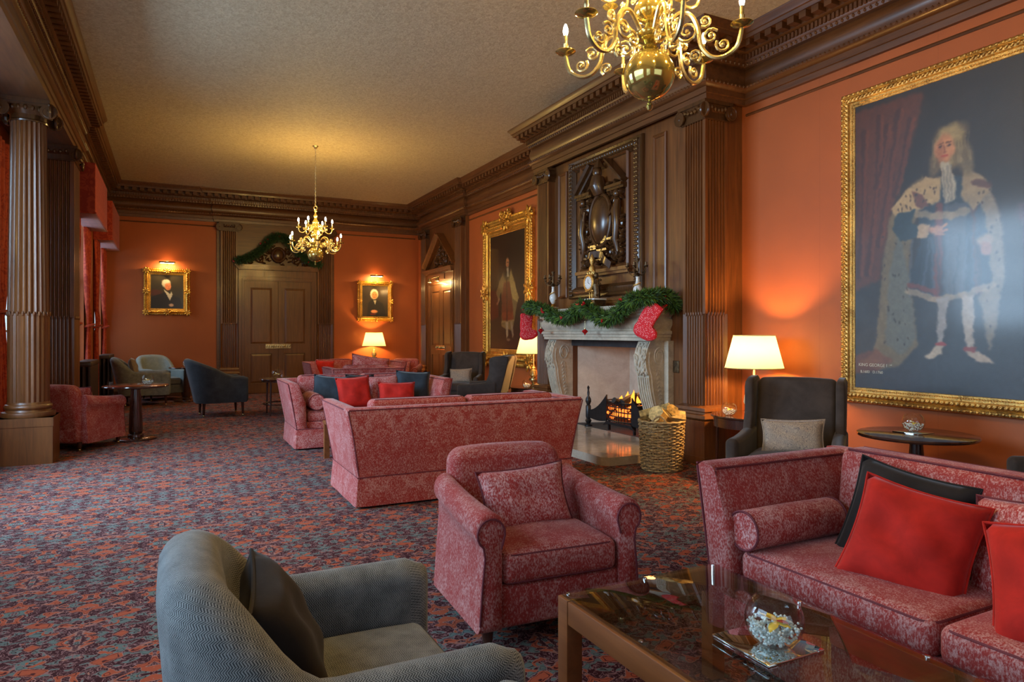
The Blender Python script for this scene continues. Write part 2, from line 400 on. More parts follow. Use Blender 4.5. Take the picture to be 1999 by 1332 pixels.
def cloth_xyz(o): return cloth(o, [(v.co.x, v.co.y+v.co.z, 0) for v in o.data.vertices])
def cloth_secs(o, secs):
    out = []; L = 0
    for i, s_ in enumerate(secs):
        if i: L += (Vector(s_[3])-Vector(secs[i-1][3])).length
        a = 0
        for j, p in enumerate(s_):
            if j: a += (Vector(p)-Vector(s_[j-1])).length
            out.append((a, L, 0))
    return cloth(o, out)
def tag(o, label, cat, group=None):
    o['label'] = label; o['category'] = cat
    if group: o['group'] = group
    return o
def thing(name, label, cat, loc=(0, 0, 0), rz=0.0, group=None):
    o = bpy.data.objects.new(name, None); COL.objects.link(o); o.empty_display_size = 0.1
    o.location = loc; o.rotation_euler = (0, 0, rz)
    return tag(o, label, cat, group)
def struct(name, mb, mat, parent=None, smooth=False):
    o = obj(name, mb, mat, parent, smooth)
    if not parent: o['kind'] = 'structure'
    return o
def copy_tree(o, parent=None):
    c = o.copy(); COL.objects.link(c); c.parent = parent
    for ch in list(o.children): copy_tree(ch, c)
    return c
def dup(root, loc, rz, label, group=None):
    c = copy_tree(root); c.location = loc; c.rotation_euler = (0, 0, rz); c['label'] = label
    if group: c['group'] = group
    return c
def arc(cx, cz, r, a0, a1, n): return [(cx+r*math.cos(math.radians(a0+(a1-a0)*i/n)), cz+r*math.sin(math.radians(a0+(a1-a0)*i/n))) for i in range(n+1)]
def spiral(c, r0, r1, a0, turns, n, plane='XZ', flip=1):
    out = []
    for i in range(n+1):
        t = i/n; a = a0+2*PI*turns*t; r = r0+(r1-r0)*t
        dx, dz = r*math.cos(a)*flip, r*math.sin(a)
        out.append({'XZ': (c[0]+dx, c[1], c[2]+dz), 'YZ': (c[0], c[1]+dx, c[2]+dz)}[plane])
    return out

# ================================================================ SETTING
CZ = 4.94; EZ = 4.18; XW = 6.10
struct('floor', MB().box(-2.6, 6.6, -4.4, 18.3, -0.1, 0.0), 'carpet')
struct('ceiling', MB().box(-1.6, 6.4, -4.3, 18.3, CZ, CZ+0.1), 'ceil')
def wall_boxes(axis, a, b, t0, t1, z0, z1, holes):
    """axis 'Y': wall runs along Y between a and b, thickness t0..t1 in X"""
    m = MB()
    def bx(p, q, za, zb):
        if q-p < 1e-6 or zb-za < 1e-6: return
        if axis == 'Y': m.box(t0, t1, p, q, za, zb)
        else: m.box(p, q, t0, t1, za, zb)
    cur = a
    for (h0, h1, za, zb) in sorted(holes):
        bx(cur, h0, z0, z1); bx(h0, h1, z0, za); bx(h0, h1, zb, z1); cur = h1
    bx(cur, b, z0, z1); return m
struct('wall_right', wall_boxes('Y', -4.0, 18.0, XW, XW+0.2, 0, CZ, [(7.02, 9.12, 0, 1.44)]), 'wallred')
struct('wall_far', MB().box(-1.6, 6.3, 18.0, 18.2, 0, CZ), 'wallred')
struct('wall_left', wall_boxes('Y', 12.45, 18.0, -1.6, -1.4, 0, CZ, [(12.8, 14.3, 0.95, 3.9), (16.2, 17.6, 0.95, 3.9)]), 'wallred')
struct('wall_alcove', wall_boxes('Y', -4.0, 12.3, -2.25, -2.05, 0, 4.4, [(y0, y1, 0.75, 3.85) for (y0, y1, x, p) in WINS[:4]]), 'wallred')
struct('wall_alcove_end', MB().box(-2.25, -1.4, 12.3, 12.45, 0, CZ), 'wood')
struct('wall_back', wall_boxes('X', -2.25, 6.3, -4.2, -4.0, 0, CZ, [(0.2, 4.6, 0.9, 3.7)]), 'wallred')
struct('ceiling_alcove', MB().box(-2.25, -1.62, -4.0, 12.3, 4.30, 4.42), 'woodh')
struct('trim_beam', MB().box(-1.72, -1.30, -4.0, 12.42, EZ, CZ), 'woodh')
# chimney breast with its opening
br = MB()
br.box(5.822, 6.098, 6.07, 6.403, 0, EZ)
for (y0, y1, z0, z1) in ((6.403, 7.02, 0, EZ), (9.12, 10.05, 0, EZ), (7.02, 9.12, 1.44, EZ)): br.box(5.6, 6.098, y0, y1, z0, z1)
br.box(5.6, 6.098, 6.07, 10.05, EZ, CZ)
struct('wall_breast', br, 'wood')
struct('trim_panelling', MB().box(0.98, 3.78, 17.94, 17.999, 0, EZ), 'woodx')
struct('trim_door_bay', MB().box(6.02, 6.099, 14.42, 17.36, 0, EZ), 'wood')

# entablature: (offset, height) swept round the room
loop = [(6.1, -4.0), (6.1, 6.02), (5.5, 6.02), (5.5, 10.08), (6.1, 10.08), (6.1, 14.42), (6.02, 14.42), (6.02, 17.36), (6.1, 17.36), (6.1, 18.0),
        (3.80, 18.0), (3.80, 17.94), (0.96, 17.94), (0.96, 18.0), (-1.38, 18.0), (-1.38, 12.42), (-1.30, 12.42), (-1.30, -4.0)]
archi = [(0.0, 4.18), (.045, 4.18), (.05, 4.24), (.066, 4.246), (.068, 4.31), (.085, 4.316), (.115, 4.352), (.115, 4.372), (.06, 4.385),
         (.085, 4.42), (.10, 4.48), (.088, 4.545), (.06, 4.585), (.10, 4.60), (.11, 4.64), (.0, 4.64)]
corni = [(0.0, 4.64), (.115, 4.64), (.13, 4.66), (.13, 4.725), (.155, 4.735), (.175, 4.745), (.175, 4.815), (.305, 4.818), (.315, 4.856), (.33, 4.862),
         (.338, 4.885), (.372, 4.920), (.375, 4.9399), (.0, 4.9399)]
struct('trim_architrave', MB().sweep(loop, archi, True), 'woodh', smooth=True)
struct('trim_cornice', MB().sweep(loop, corni, True), 'woodh', smooth=True)
def offset_pts(path, o):
    out = []; n = len(path)
    for i in range(n):
        p = Vector(path[i]); a = (p-Vector(path[i-1])).normalized(); b = (Vector(path[(i+1) % n])-p).normalized()
        na = Vector((-a.y, a.x)); nb = Vector((-b.y, b.x)); m = (na+nb).normalized(); k = 1/max(.2, m.dot(na))
        out.append(p+m*o*k)
    return out
def row(mb, path, o0, o1, z0, z1, width, spacing, ok=lambda x, y: True, wedge=False):
    P = offset_pts(path, (o0+o1)/2); n = len(P)
    for i in range(n):
        a, b = P[i], P[(i+1) % n]; L = (b-a).length; k = int(L/spacing)
        if k < 1: continue
        d = (b-a)/L; rz = math.atan2(d.y, d.x)
        for j in range(k):
            c = a+d*(L*(j+.5)/k)
            if not ok(c.x, c.y): continue
            mb.cbox((c.x, c.y, (z0+z1)/2), width, abs(o1-o0), z1-z0, rz)
vis = lambda x, y: y > 1.5
mo = MB(); row(mo, loop, .172, .290, 4.748, 4.816, .085, .150, vis)
struct('trim_modillions', mo, 'woodh')
de = MB(); row(de, loop, .128, .152, 4.664, 4.722, .026, .050, lambda x, y: y > 2.2)
struct('trim_dentils', de, 'woodh')
eg = MB()
for (o, z, sp, s_) in ((.112, 4.622, .062, .020), (.118, 4.362, .055, .018), (.082, 4.325, .045, .010)):
    P = offset_pts(loop, o); n = len(P)
    for i in range(n):
        a, b = P[i], P[(i+1) % n]; L = (b-a).length; k = int(L/sp)
        for j in range(k):
            c = a+(b-a)*((j+.5)/k)
            if c.y > 2.2:
                st = len(eg.v); eg.add([(s_*.8, 0, 0), (-s_*.8, 0, 0), (0, s_*.8, 0), (0, -s_*.8, 0), (0, 0, s_*1.2), (0, 0, -s_*1.2)],
                       [(0,2,4),(2,1,4),(1,3,4),(3,0,4),(2,0,5),(1,2,5),(3,1,5),(0,3,5)])
                eg.xf(Matrix.Translation((c.x, c.y, z)), st)
struct('trim_beading', eg, 'woodh')
# picture rail on the red stretches
for nm, path in (('trim_rail_near', [(6.1, -3.9), (6.1, 6.0)]), ('trim_rail_mid', [(6.1, 10.1), (6.1, 14.40)]), ('trim_rail_far', [(6.0, 18.0), (3.82, 18.0)]), ('trim_rail_far_left', [(0.94, 18.0), (-1.3, 18.0)])):
    struct(nm, MB().sweep(path, [(0.001, 4.06), (.012, 4.06), (.022, 4.075), (.012, 4.09), (0.001, 4.09)]), 'woodh')
bbp = [(0.001, 0.0), (.025, 0.0), (.025, .16), (.012, .19), (.001, .20)]
struct('baseboard_right', MB().sweep([(6.1, -3.95), (6.1, 5.85)], bbp), 'wood')
struct('baseboard_right_far', MB().sweep([(6.1, 10.15), (6.1, 14.40)], bbp), 'wood')
struct('baseboard_far', MB().sweep([(6.05, 18.0), (3.80, 18.0)], bbp), 'woodx')
struct('baseboard_far_left', MB().sweep([(0.96, 18.0), (-1.38, 18.0)], bbp), 'woodx')
struct('baseboard_left', MB().sweep([(-1.4, 17.95), (-1.4, 12.46)], bbp), 'wood')

# windows: frame with glazing bars, glass
def window(i, axis, a0, a1, z0, z1, t):
    m = MB(); w = .06
    def bx(p, q, za, zb, d=.05):
        if axis == 'Y': m.box(t-d, t, p, q, za, zb)
        else: m.box(p, q, t-d, t, za, zb)
    bx(a0, a0+w, z0, z1); bx(a1-w, a1, z0, z1); bx(a0+w, a1-w, z0, z0+w); bx(a0+w, a1-w, z1-w, z1)
    bx(a0+w, a1-w, (z0+z1)/2-.03, (z0+z1)/2+.03)
    nb = max(1, round((a1-a0)/.55))
    for k in range(1, nb): c = a0+(a1-a0)*k/nb; bx(c-.014, c+.014, z0+w, z1-w, .035)
    for zz in (.25, .75): c = z0+(z1-z0)*zz; bx(a0+w, a1-w, c-.014, c+.014, .03)
    f = struct('window_%d' % i, m, 'winw')
    g = MB()
    if axis == 'Y': g.box(t-.030, t-.024, a0+w*.5, a1-w*.5, z0+w*.5, z1-w*.5)
    else: g.box(a0+w*.5, a1-w*.5, t-.030, t-.024, z0+w*.5, z1-w*.5)
    obj('pane', g, 'pane', f)
for i, (y0, y1, x, p) in enumerate(WINS):
    if x < -2: window(i+1, 'Y', y0, y1, .75, 3.85, -2.12)
    else: window(i+1, 'Y', y0, y1, .95, 3.90, -1.50)
window(7, 'X', 0.2, 4.6, .9, 3.7, -4.08)

# ---------------------------------------------------------------- pilasters, piers and columns
def flute_line(p0, p1, nf, depth, conv=False, marg=.10):
    p0 = Vector(p0); p1 = Vector(p1); d = p1-p0; L = d.length; t = d/L; nin = Vector((-t.y, t.x))  # polygon is counter-clockwise: inward is left
    out = [p0]; m = L*marg; w = (L-2*m)/nf
    for i in range(nf):
        a = m+w*i+w*.13; b = m+w*(i+1)-w*.13
        for k in range(7):
            s_ = a+(b-a)*k/6; q = math.sin(PI*k/6)
            if conv: dd = depth*.55*(1-q) if 0 < k < 6 else depth*.75
            else: dd = depth*math.sqrt(max(0, q))
            if k in (0, 6) and not conv: dd = 0
            out.append(p0+t*s_+nin*dd)
    return out
def pier_mesh(x0, x1, y0, y1, sides, nf, z0, z1, conv, depth=.034):
    C = [(x0, y0), (x1, y0), (x1, y1), (x0, y1)]; S = ['-Y', '+X', '+Y', '-X']; poly = []
    for i in range(4):
        a, b = C[i], C[(i+1) % 4]
        if S[i] in sides: poly += flute_line(a, b, sides[S[i]], depth, conv)
        else: poly.append(Vector(a))
    m = MB(); vs0 = [(p.x, p.y, z0) for p in poly]; vs1 = [(p.x, p.y, z1) for p in poly]
    return m.loft([vs0, vs1])
def rect_sweep(m, x0, x1, y0, y1, prof):
    # clockwise path so that left of path is outside
    return m.sweep([(x0, y0), (x0, y1), (x1, y1), (x1, y0)], prof, True)
def volute(m, c, r, plane, flip):
    m.tube(spiral(c, r, r*.2, PI/2, 1.75, 22, plane, flip), [r*.20*(1-.5*i/22) for i in range(23)], 5)
    m.ball(c, r*.28, seg=6, rings=4)
    n = 14; pr = [(c[0]+(r*math.cos(2*PI*k/n) if plane == 'XZ' else 0), c[1]+(r*math.cos(2*PI*k/n) if plane == 'YZ' else 0), c[2]+r*math.sin(2*PI*k/n)) for k in range(n)]
    d = Vector((0, 1, 0)) if plane == 'XZ' else Vector((1, 0, 0))
    m.loft([[tuple(Vector(p)-d*r*.12) for p in pr], [tuple(Vector(p)+d*r*.12) for p in pr]])
def pier(label, x0, x1, y0, y1, sides, pede=(.12, .0), z_ring=1.72, zc=EZ, cat='pilaster', group=None, capr=.085, pclip=None):
    cx, cy = (x0+x1)/2, (y0+y1)/2
    name = 'fluted_pilaster' if cat == 'pilaster' else 'fluted_pier'
    t = thing(name, label, cat, (cx, cy, 0), 0, group)
    lo = (x0-cx, x1-cx, y0-cy, y1-cy)
    sh = pier_mesh(*lo, sides, None, .66, z_ring, True); 
    sh2 = pier_mesh(*lo, sides, None, z_ring, zc-.22, False)
    sh.add(sh2.v, sh2.f)
    # ring of small husks where reeds meet flutes
    for S, nf in sides.items():
        for k in range(nf):
            u = .1+.8*(k+.5)/nf
            p = {'-Y': (lo[0]+(lo[1]-lo[0])*u, lo[2]-.004), '-X': (lo[0]-.004, lo[2]+(lo[3]-lo[2])*u), '+X': (lo[1]+.004, lo[2]+(lo[3]-lo[2])*u), '+Y': (lo[0]+(lo[1]-lo[0])*u, lo[3]+.004)}[S]
            sh.ball((p[0], p[1], z_ring), .011, .011, .026, 6, 4)
    obj('shaft', sh, 'wood', t, True, 30)
    e = pede[0]; ex = [e if s_ in sides or pede[1] else 0.0 for s_ in ('-X', '+X', '-Y', '+Y')]
    if pede[1]: ex = [e]*4
    b = (lo[0]-ex[0], lo[1]+ex[1], lo[2]-ex[2], lo[3]+ex[3])
    if pclip: b = tuple(pclip[i] if pclip[i] is not None else b[i] for i in range(4))
    pm = MB().box(*b, 0, .50); pm.box(b[0]-.008, b[1]+.008, b[2]-.008, b[3]+.008, 0, .09); pm.box(b[0]-.006, b[1]+.006, b[2]-.006, b[3]+.006, .43, .50)
    obj('pedestal', pm, 'wood', t, False)
    bm = MB(); s_ = e*.72; q = (lo[0]-.001, lo[1]+.001, lo[2]-.001, lo[3]+.001)
    prof = [(-.02, .50), (s_, .50), (s_+.012, .52), (s_, .555), (s_*.62, .565), (s_*.55, .585), (s_*.75, .60), (s_*.66, .635), (s_*.25, .65), (0, .662), (-.02, .662)]
    rect_sweep(bm, *q, prof)
    obj('base_moulding', bm, 'wood', t, True, 40)
    cm = MB(); zt = zc
    cm.box(lo[0]-.045, lo[1]+.045, lo[2]-.045, lo[3]+.045, zt-.045, zt-.001)
    cm.box(lo[0]-.025, lo[1]+.025, lo[2]-.025, lo[3]+.025, zt-.07, zt-.045)
    rect_sweep(cm, *q, [(-.02, zt-.225), (.016, zt-.22), (.016, zt-.205), (.004, zt-.20), (.004, zt-.13), (.03, zt-.10), (.03, zt-.07), (-.02, zt-.07)])
    r = capr
    for S, nf in sides.items():
        pl = 'XZ' if S in ('-Y', '+Y') else 'YZ'
        for sd in (-1, 1):
            if pl == 'XZ':
                c = ((lo[0] if sd < 0 else lo[1])+sd*r*.25, (lo[2]-.035 if S == '-Y' else lo[3]+.035), zt-.045-r)
            else:
                c = ((lo[0]-.035 if S == '-X' else lo[1]+.035), (lo[2] if sd < 0 else lo[3])+sd*r*.25, zt-.045-r)
            volute(cm, c, r, pl, -sd)
        for k in range(5):
            u = .2+.6*k/4; zz = zt-.085-.02*math.sin(PI*k/4)
            p = {'-Y': (lo[0]+(lo[1]-lo[0])*u, lo[2]-.035), '-X': (lo[0]-.035, lo[2]+(lo[3]-lo[2])*u), '+X': (lo[1]+.035, lo[2]+(lo[3]-lo[2])*u), '+Y': (lo[0]+(lo[1]-lo[0])*u, lo[3]+.035)}[S]
            cm.ball((p[0], p[1], zz), .022, .022, .030, 7, 5)
    obj('capital', cm, 'carve', t, True, 40)
    return t
pier('fluted oak pier at the near corner of the chimney breast, beside the lit table lamp', 5.48, 5.82, 6.02, 6.40, {'-X': 7, '-Y': 6}, (.12, 0), pclip=(None, .46, None, .20))
pier('fluted oak pilaster at the far edge of the chimney breast, beside the second standing portrait', 5.48, 5.599, 9.66, 10.04, {'-X': 7}, (.10, 0), pclip=(None, None, -.24, .22))
pier('fluted oak pilaster left of the closed double door', 1.06, 1.44, 17.84, 17.939, {'-Y': 7}, (.05, 0))
pier('fluted oak pilaster right of the closed double door', 3.34, 3.72, 17.84, 17.939, {'-Y': 7}, (.05, 0))
pier('fluted oak pilaster on the near side of the door in the right wall', 5.93, 6.019, 14.50, 14.92, {'-X': 7}, (.05, 0))
pier('fluted oak pilaster on the far side of the door in the right wall', 5.93, 6.019, 16.93, 17.32, {'-X': 7}, (.05, 0))
pier('square fluted oak pier behind the round column, beside the red pelmet', -1.72, -1.25, 11.58, 12.25, {'-Y': 8, '+X': 9}, (.04, 1), cat='pier')

def column(label, cx, cy, R=.205):
    t = thing('fluted_column', label, 'column', (cx, cy, 0))
    def rings(z0, z1, r0, r1, conv, nz):
        nfl = 24; per = 6; secs = []
        for i in range(nz+1):
            z = z0+(z1-z0)*i/nz; r = r0+(r1-r0)*i/nz; s_ = []
            for k in range(nfl*per):
                ph = (k % per)/per; q = math.sin(PI*min(1, max(0, (ph-.1)/.8)))
                d = .10*math.sqrt(max(0, q)) if not conv else .075*(1-q)*.8
                a = 2*PI*k/(nfl*per); s_.append((r*(1-d)*math.cos(a), r*(1-d)*math.sin(a), z))
            secs.append(s_)
        return secs
    m = MB(); m.loft(rings(.70, 1.72, R, R, True, 2)); m.loft(rings(1.72, EZ-.24, R, R*.86, False, 8))
    for k in range(24):
        a = 2*PI*(k+.5)/24; m.ball((R*math.cos(a), R*math.sin(a), 1.72), .014, .014, .03, 6, 4)
    obj('shaft', m, 'wood', t, True, 30)
    h = .27; p = MB().box(-h, h, -h, h, 0, .53); p.box(-h-.006, h+.006, -h-.006, h+.006, .43, .53)
    obj('plinth', p, 'wood', t, False)
    b = MB().lathe([(.15, .531), (.262, .531), (.268, .555), (.262, .585), (.225, .592), (.218, .615), (.232, .625), (.238, .645), (.230, .668), (.212, .675), (.206, .70), (.15, .70)], seg=48)
    obj('base_moulding', b, 'wood', t, True, 50)
    c = MB().lathe([(.1, EZ-.25), (.19, EZ-.25), (.195, EZ-.235), (.182, EZ-.22), (.182, EZ-.17), (.225, EZ-.12), (.225, EZ-.08), (.1, EZ-.08)], seg=40)
    c.box(-.235, .235, -.235, .235, EZ-.05, EZ-.001); c.box(-.21, .21, -.21, .21, EZ-.08, EZ-.05)
    for sx in (-1, 1):
        for sy in (-1, 1):
            volute(c, (sx*.225, sy*.245, EZ-.145), .085, 'XZ', -sx); volute(c, (sx*.245, sy*.215, EZ-.145), .085, 'YZ', -sy)
    for k in range(20):
        a = 2*PI*k/20; c.ball((.218*math.cos(a), .218*math.sin(a), EZ-.105), .024, .024, .032, 7, 5)
    obj('capital', c, 'carve', t, True, 40)
    return t
column('round fluted oak column on a square plinth, at the left edge of the view', -1.49, 9.64)

# ---------------------------------------------------------------- doors
def leaf(m, x0, x1, z0, z1, y):
    w = x1-x0; st = .12
    m.box(x0, x1, y-.012, y+.03, z0, z1)
    zs = [(z0+.22, z0+(z1-z0)*.36), (z0+(z1-z0)*.43, z1-.14)]
    def fr(a, b, c, d, o, dd):   # raised moulding round a panel
        m.box(a, a+o, y-dd, y-.012, c, d); m.box(b-o, b, y-dd, y-.012, c, d); m.box(a+o, b-o, y-dd, y-.012, c, c+o); m.box(a+o, b-o, y-dd, y-.012, d-o, d)
    m.box(x0, x0+st, y-.03, y-.012, z0, z1); m.box(x1-st, x1, y-.03, y-.012, z0, z1)
    cuts = [z0, zs[0][0], zs[0][1], zs[1][0], zs[1][1], z1]
    for a, b in ((cuts[0], cuts[1]), (cuts[2], cuts[3]), (cuts[4], cuts[5])): m.box(x0+st, x1-st, y-.03, y-.012, a, b)
    for a, b in zs:
        fr(x0+st, x1-st, a, b, .022, .040)
        p = .075; c = x0+st+p, x1-st-p, a+p, b-p
        m.loft([[(x0+st+.03, y-.013, a+.03), (x1-st-.03, y-.013, a+.03), (x1-st-.03, y-.013, b-.03), (x0+st+.03, y-.013, b-.03)],
                [(c[0], y-.026, c[2]), (c[1], y-.026, c[2]), (c[1], y-.026, c[3]), (c[0], y-.026, c[3])]])
def lock_plate(parent, x0, x1, z, y, h=.11):
    m = MB().box(x0, x1, y-.02, y, z-h/2, z+h/2); n = int((x1-x0)/.05)
    for k in range(n):
        m.ball((x0+(k+.5)*(x1-x0)/n, y-.022, z), .018, .010, .036, 6, 4)
    for k in (.3, .7): m.tube([(x0+(x1-x0)*k, y-.02, z), (x0+(x1-x0)*k, y-.07, z)], .012, 6); m.ball((x0+(x1-x0)*k, y-.08, z), .028)
    obj('door_handle', m, 'brassd', parent)
def door(i, loc, rz, W, H, swan):
    """local: centred on x, faces -Y"""
    m = MB(); o = W/2
    for s_ in (-1, 1):
        a, b = sorted((s_*o, s_*(o+.13))); m.box(a, b, -.06, 0, 0, H+.10)
        a, b = sorted((s_*(o+.015), s_*(o+.045))); m.box(a, b, -.085, -.06, 0, H+.06)
        a, b = sorted((s_*(o+.095), s_*(o+.13))); m.box(a, b, -.085, -.06, 0, H+.10)
    m.box(-o, o, -.06, 0, H, H+.10); m.box(-o-.015, o+.015, -.085, -.06, H+.02, H+.05)
    m.box(-o-.13, o+.13, -.075, 0, H+.10, H+.27)                      # frieze
    m.box(-o*.42, o*.42, -.09, -.075, H+.115, H+.25)
    pr = [(-o-.15, H+.27), (o+.15, H+.27)]
    for k, (e, z0, z1) in enumerate(((.14, .27, .30), (.17, .30, .335), (.20, .335, .36), (.22, .36, .39))):
        m.box(-o-e, o+e, -.06-e*.6, 0, H+z0, H+z1)
    for k in range(int((2*o)/.035)): x = -o+k*.035; m.box(x, x+.018, -.165, -.15, H+.275, H+.30)
    for k in range(0): pass
    f = struct('door_%d' % i, m, 'wood'); f.location = loc; f.rotation_euler = (0, 0, rz)
    for s_ in (-1, 1):
        a, b = sorted((s_*.004, s_*(o-.004))); lm = MB(); leaf(lm, a, b, .01, H-.002, -.01)
        obj('door_leaf', lm, 'door', f, False)
    lock_plate(f, -.30, .30, H*.42, -.041)
    return f
door(1, (2.39, 17.938, 0), 0, 1.60, 2.78, True)
door(2, (6.018, 15.92, 0), -PI/2, 1.56, 2.70, False)

def carved_scrolls(m, pts, y, r, seed, lumps=60, box=None, dz=.03):
    rnd = random.Random(seed)
    for (x, z, rr, fl) in pts:
        m.tube(spiral((x, y, z), rr, rr*.15, rnd.random()*PI, 1.6, 18, 'XZ', fl), [r*(1.1-.6*i/18) for i in range(19)], 6)
        m.ball((x, y, z), rr*.32, dz, rr*.32, 8, 5)
    if box:
        x0, x1, z0, z1, test = box
        k = 0
        while k < lumps:
            x, z = rnd.uniform(x0, x1), rnd.uniform(z0, z1)
            if not test(x, z): continue
            a = rnd.uniform(.012, .04); st = len(m.v)
            m.ball((0, 0, 0), a*1.6, dz*rnd.uniform(.6, 1.3), a*.6, 7, 4); m.xf(Matrix.Translation((x, y, z)) @ Matrix.Rotation(rnd.uniform(0, PI), 4, 'Y'), st); k += 1

# carved swan-neck pediment over the far door
t = thing('carved_pediment', 'carved oak swan-neck pediment with a round cartouche on top of the far double door', 'pediment', (2.39, 17.93, 3.172))
m = MB()
for s_ in (-1, 1):
    pts = [(s_*(.98-.80*u), -.06, .03+.60*(u**1.5)) for u in [i/14 for i in range(15)]]
    secs = [[(p[0], 0, p[2]-.05), (p[0], -.12, p[2]-.05), (p[0], -.16, p[2]-.01), (p[0], -.16, p[2]+.03), (p[0], 0, p[2]+.04)] for p in pts]
    m.loft(secs); m.tube(spiral((s_*.20, -.10, .60), .07, .02, PI/2, 1.3, 14, 'XZ', -s_), .022, 6)
obj('raking_moulding', m, 'carve', t)
m = MB()
carved_scrolls(m, [(-.42, .16, .13, 1), (.42, .16, .13, -1), (-.66, .09, .08, -1), (.66, .09, .08, 1), (-.24, .36, .09, -1), (.24, .36, .09, 1)], -.05, .022, 3, 70,
               (-.8, .8, .03, .55, lambda x, z: z < .62-abs(x)*.72), .03)
obj('carving', m, 'carve', t)
m = MB().tube([(.15*math.cos(a*PI/12), -.09, .27+.17*math.sin(a*PI/12)) for a in range(24)], .03, 8, True); m.ball((0, -.05, .27), .14, .06, .16, 14, 8)
obj('cartouche', m, 'carve', t)
# triangular pediment over the right door (local frame faces -X)
t = thing('triangular_pediment', 'steep triangular oak pediment with carved tympanum over the right wall door', 'pediment', (6.015, 15.92, 3.092), -PI/2)
m = MB()
for s_ in (-1, 1):
    a, b = Vector((s_*1.0, 0, .03)), Vector((0, 0, .80)); d = (b-a).normalized(); n = Vector((-d.z, 0, d.x))*(1 if s_ < 0 else -1)
    secs = [[tuple(p+n*q+Vector((0, -e, 0))) for q, e in ((0, 0), (0, .10), (.03, .12), (.05, .17), (.09, .19), (.09, 0))] for p in (a, b+Vector((s_*-.0, 0, .0)))]
    m.loft(secs)
obj('raking_moulding', m, 'wood', t, False)
m = MB().prism([(-.86, .02), (.86, .02), (0, .74)], 'Y', -.03, 0)
carved_scrolls(m, [(-.3, .16, .11, 1), (.3, .16, .11, -1), (-.14, .36, .08, -1), (.14, .36, .08, 1)], -.045, .02, 5, 50, (-.7, .7, .03, .6, lambda x, z: z < .62-abs(x)*.85), .03)
obj('tympanum', m, 'carve', t)

# ---------------------------------------------------------------- chimney breast decoration
def rectframe(m, x0, x1, z0, z1, prof):
    """prof: (inward, outward-depth) points, outer edge first; local plane XZ, outwards is -Y"""
    secs = []
    for sx, sz in ((-1, -1), (1, -1), (1, 1), (-1, 1)):
        cx = x0 if sx < 0 else x1; cz = z0 if sz < 0 else z1
        secs.append([(cx-sx*o, -d, cz-sz*o) for o, d in prof])
    return m.loft(secs, False, True)
t = thing('carved_overmantel', 'tall carved oak panel above the fireplace with an oval shield and broken pediment', 'carving', (5.598, 8.22, 0), -PI/2)
m = MB(); rectframe(m, -.93, .93, 2.02, 4.14, [(0, 0), (0, .03), (.02, .06), (.05, .045), (.08, .07), (.13, .075), (.16, .04), (.18, .02), (.18, 0)])
for k in range(34):
    for sx in (-1, 1):
        for q in (-.022, .022): m.ball((sx*(.93-.105)+q, -.075, 2.08+k*.0605), .020, .014, .026, 6, 4)
for k in range(26):
    m.ball((-.80+k*.064, -.075, 4.035), .028, .014, .02, 6, 4)
obj('outer_frame', m, 'carve', t, True, 40)
m = MB(); rectframe(m, -.62, .62, 2.42, 4.02, [(0, 0), (0, .035), (.03, .055), (.05, .03), (.06, 0)]); m.box(-.60, .60, -.012, 0, 2.44, 4.0)
m.box(-.68, .68, -.085, 0, 2.37, 2.42); m.box(-.65, .65, -.06, 0, 2.33, 2.37)
obj('inner_panel', m, 'wood', t, True, 40)
m = MB()
rn = random.Random(11)
carved_scrolls(m, [(-.42, 3.02, .10, 1), (.42, 3.02, .10, -1), (-.40, 3.32, .08, -1), (.40, 3.32, .08, 1), (-.30, 2.64, .10, 1), (.30, 2.64, .10, -1), (-.45, 2.78, .07, -1), (.45, 2.78, .07, 1), (0, 3.56, .09, 1)],
               -.06, .026, 21, 210, (-.54, .54, 2.47, 3.62, lambda x, z: (x/.31)**2+((z-3.12)/.42)**2 > 1), .055)
for k in range(10):   # architectural fragments under the shield
    m.cbox((rn.uniform(-.2, .2), -.06, 2.55+.025*k*1.4), rn.uniform(.08, .3), .08, .03)
for s_ in (-1, 1):    # supporters at each side
    m.tube([(s_*.44, -.08, 2.62), (s_*.40, -.10, 2.80), (s_*.45, -.11, 2.98), (s_*.42, -.10, 3.18), (s_*.44, -.09, 3.34)], [.03, .05, .06, .075, .045], 8)
    m.ball((s_*.43, -.10, 3.43), .055, .05, .065, 10, 6); m.tube([(s_*.42, -.13, 3.25), (s_*.33, -.15, 3.15), (s_*.32, -.14, 3.28)], [.03, .026, .02], 6)
obj('carving', m, 'carve', t, True, 50)
m = MB(); m.ball((0, -.05, 3.12), .235, .13, .345, 28, 16); obj('shield', m, 'carve', t)
m = MB().tube([(.262*math.cos(a*PI/20), -.075, 3.12+.375*math.sin(a*PI/20)) for a in range(40)], .030, 8, True); obj('shield_rim', m, 'carve', t)
m = MB()
for s_ in (-1, 1):
    a, b = Vector((s_*.58, 0, 3.56)), Vector((s_*.17, 0, 3.92)); d = (b-a).normalized(); n = Vector((-d.z, 0, d.x))*(1 if s_ < 0 else -1)
    m.loft([[tuple(p+n*q+Vector((0, -e, 0))) for q, e in ((-.02, 0), (-.02, .09), (.01, .10), (.02, .15), (.06, .17), (.06, 0))] for p in (a, b)])
    x0, x1 = sorted((s_*.60, s_*.20)); m.box(x0, x1, -.15, 0, 3.52, 3.56); m.box(x0, x1, -.11, 0, 3.49, 3.52)
    obj('broken_pediment', m, 'carve', t, False); m = MB()
m = MB().tube([(0, -.08, 3.50), (0, -.13, 3.62), (0, -.12, 3.74)], [.10, .12, .09], 10); m.ball((0, -.13, 3.80), .075, .07, .09, 10, 7); m.tube([(0, -.10, 3.86), (0, -.10, 4.0)], [.10, .02], 8)
obj('crest', m, 'carve', t)
m = MB(); secs = []
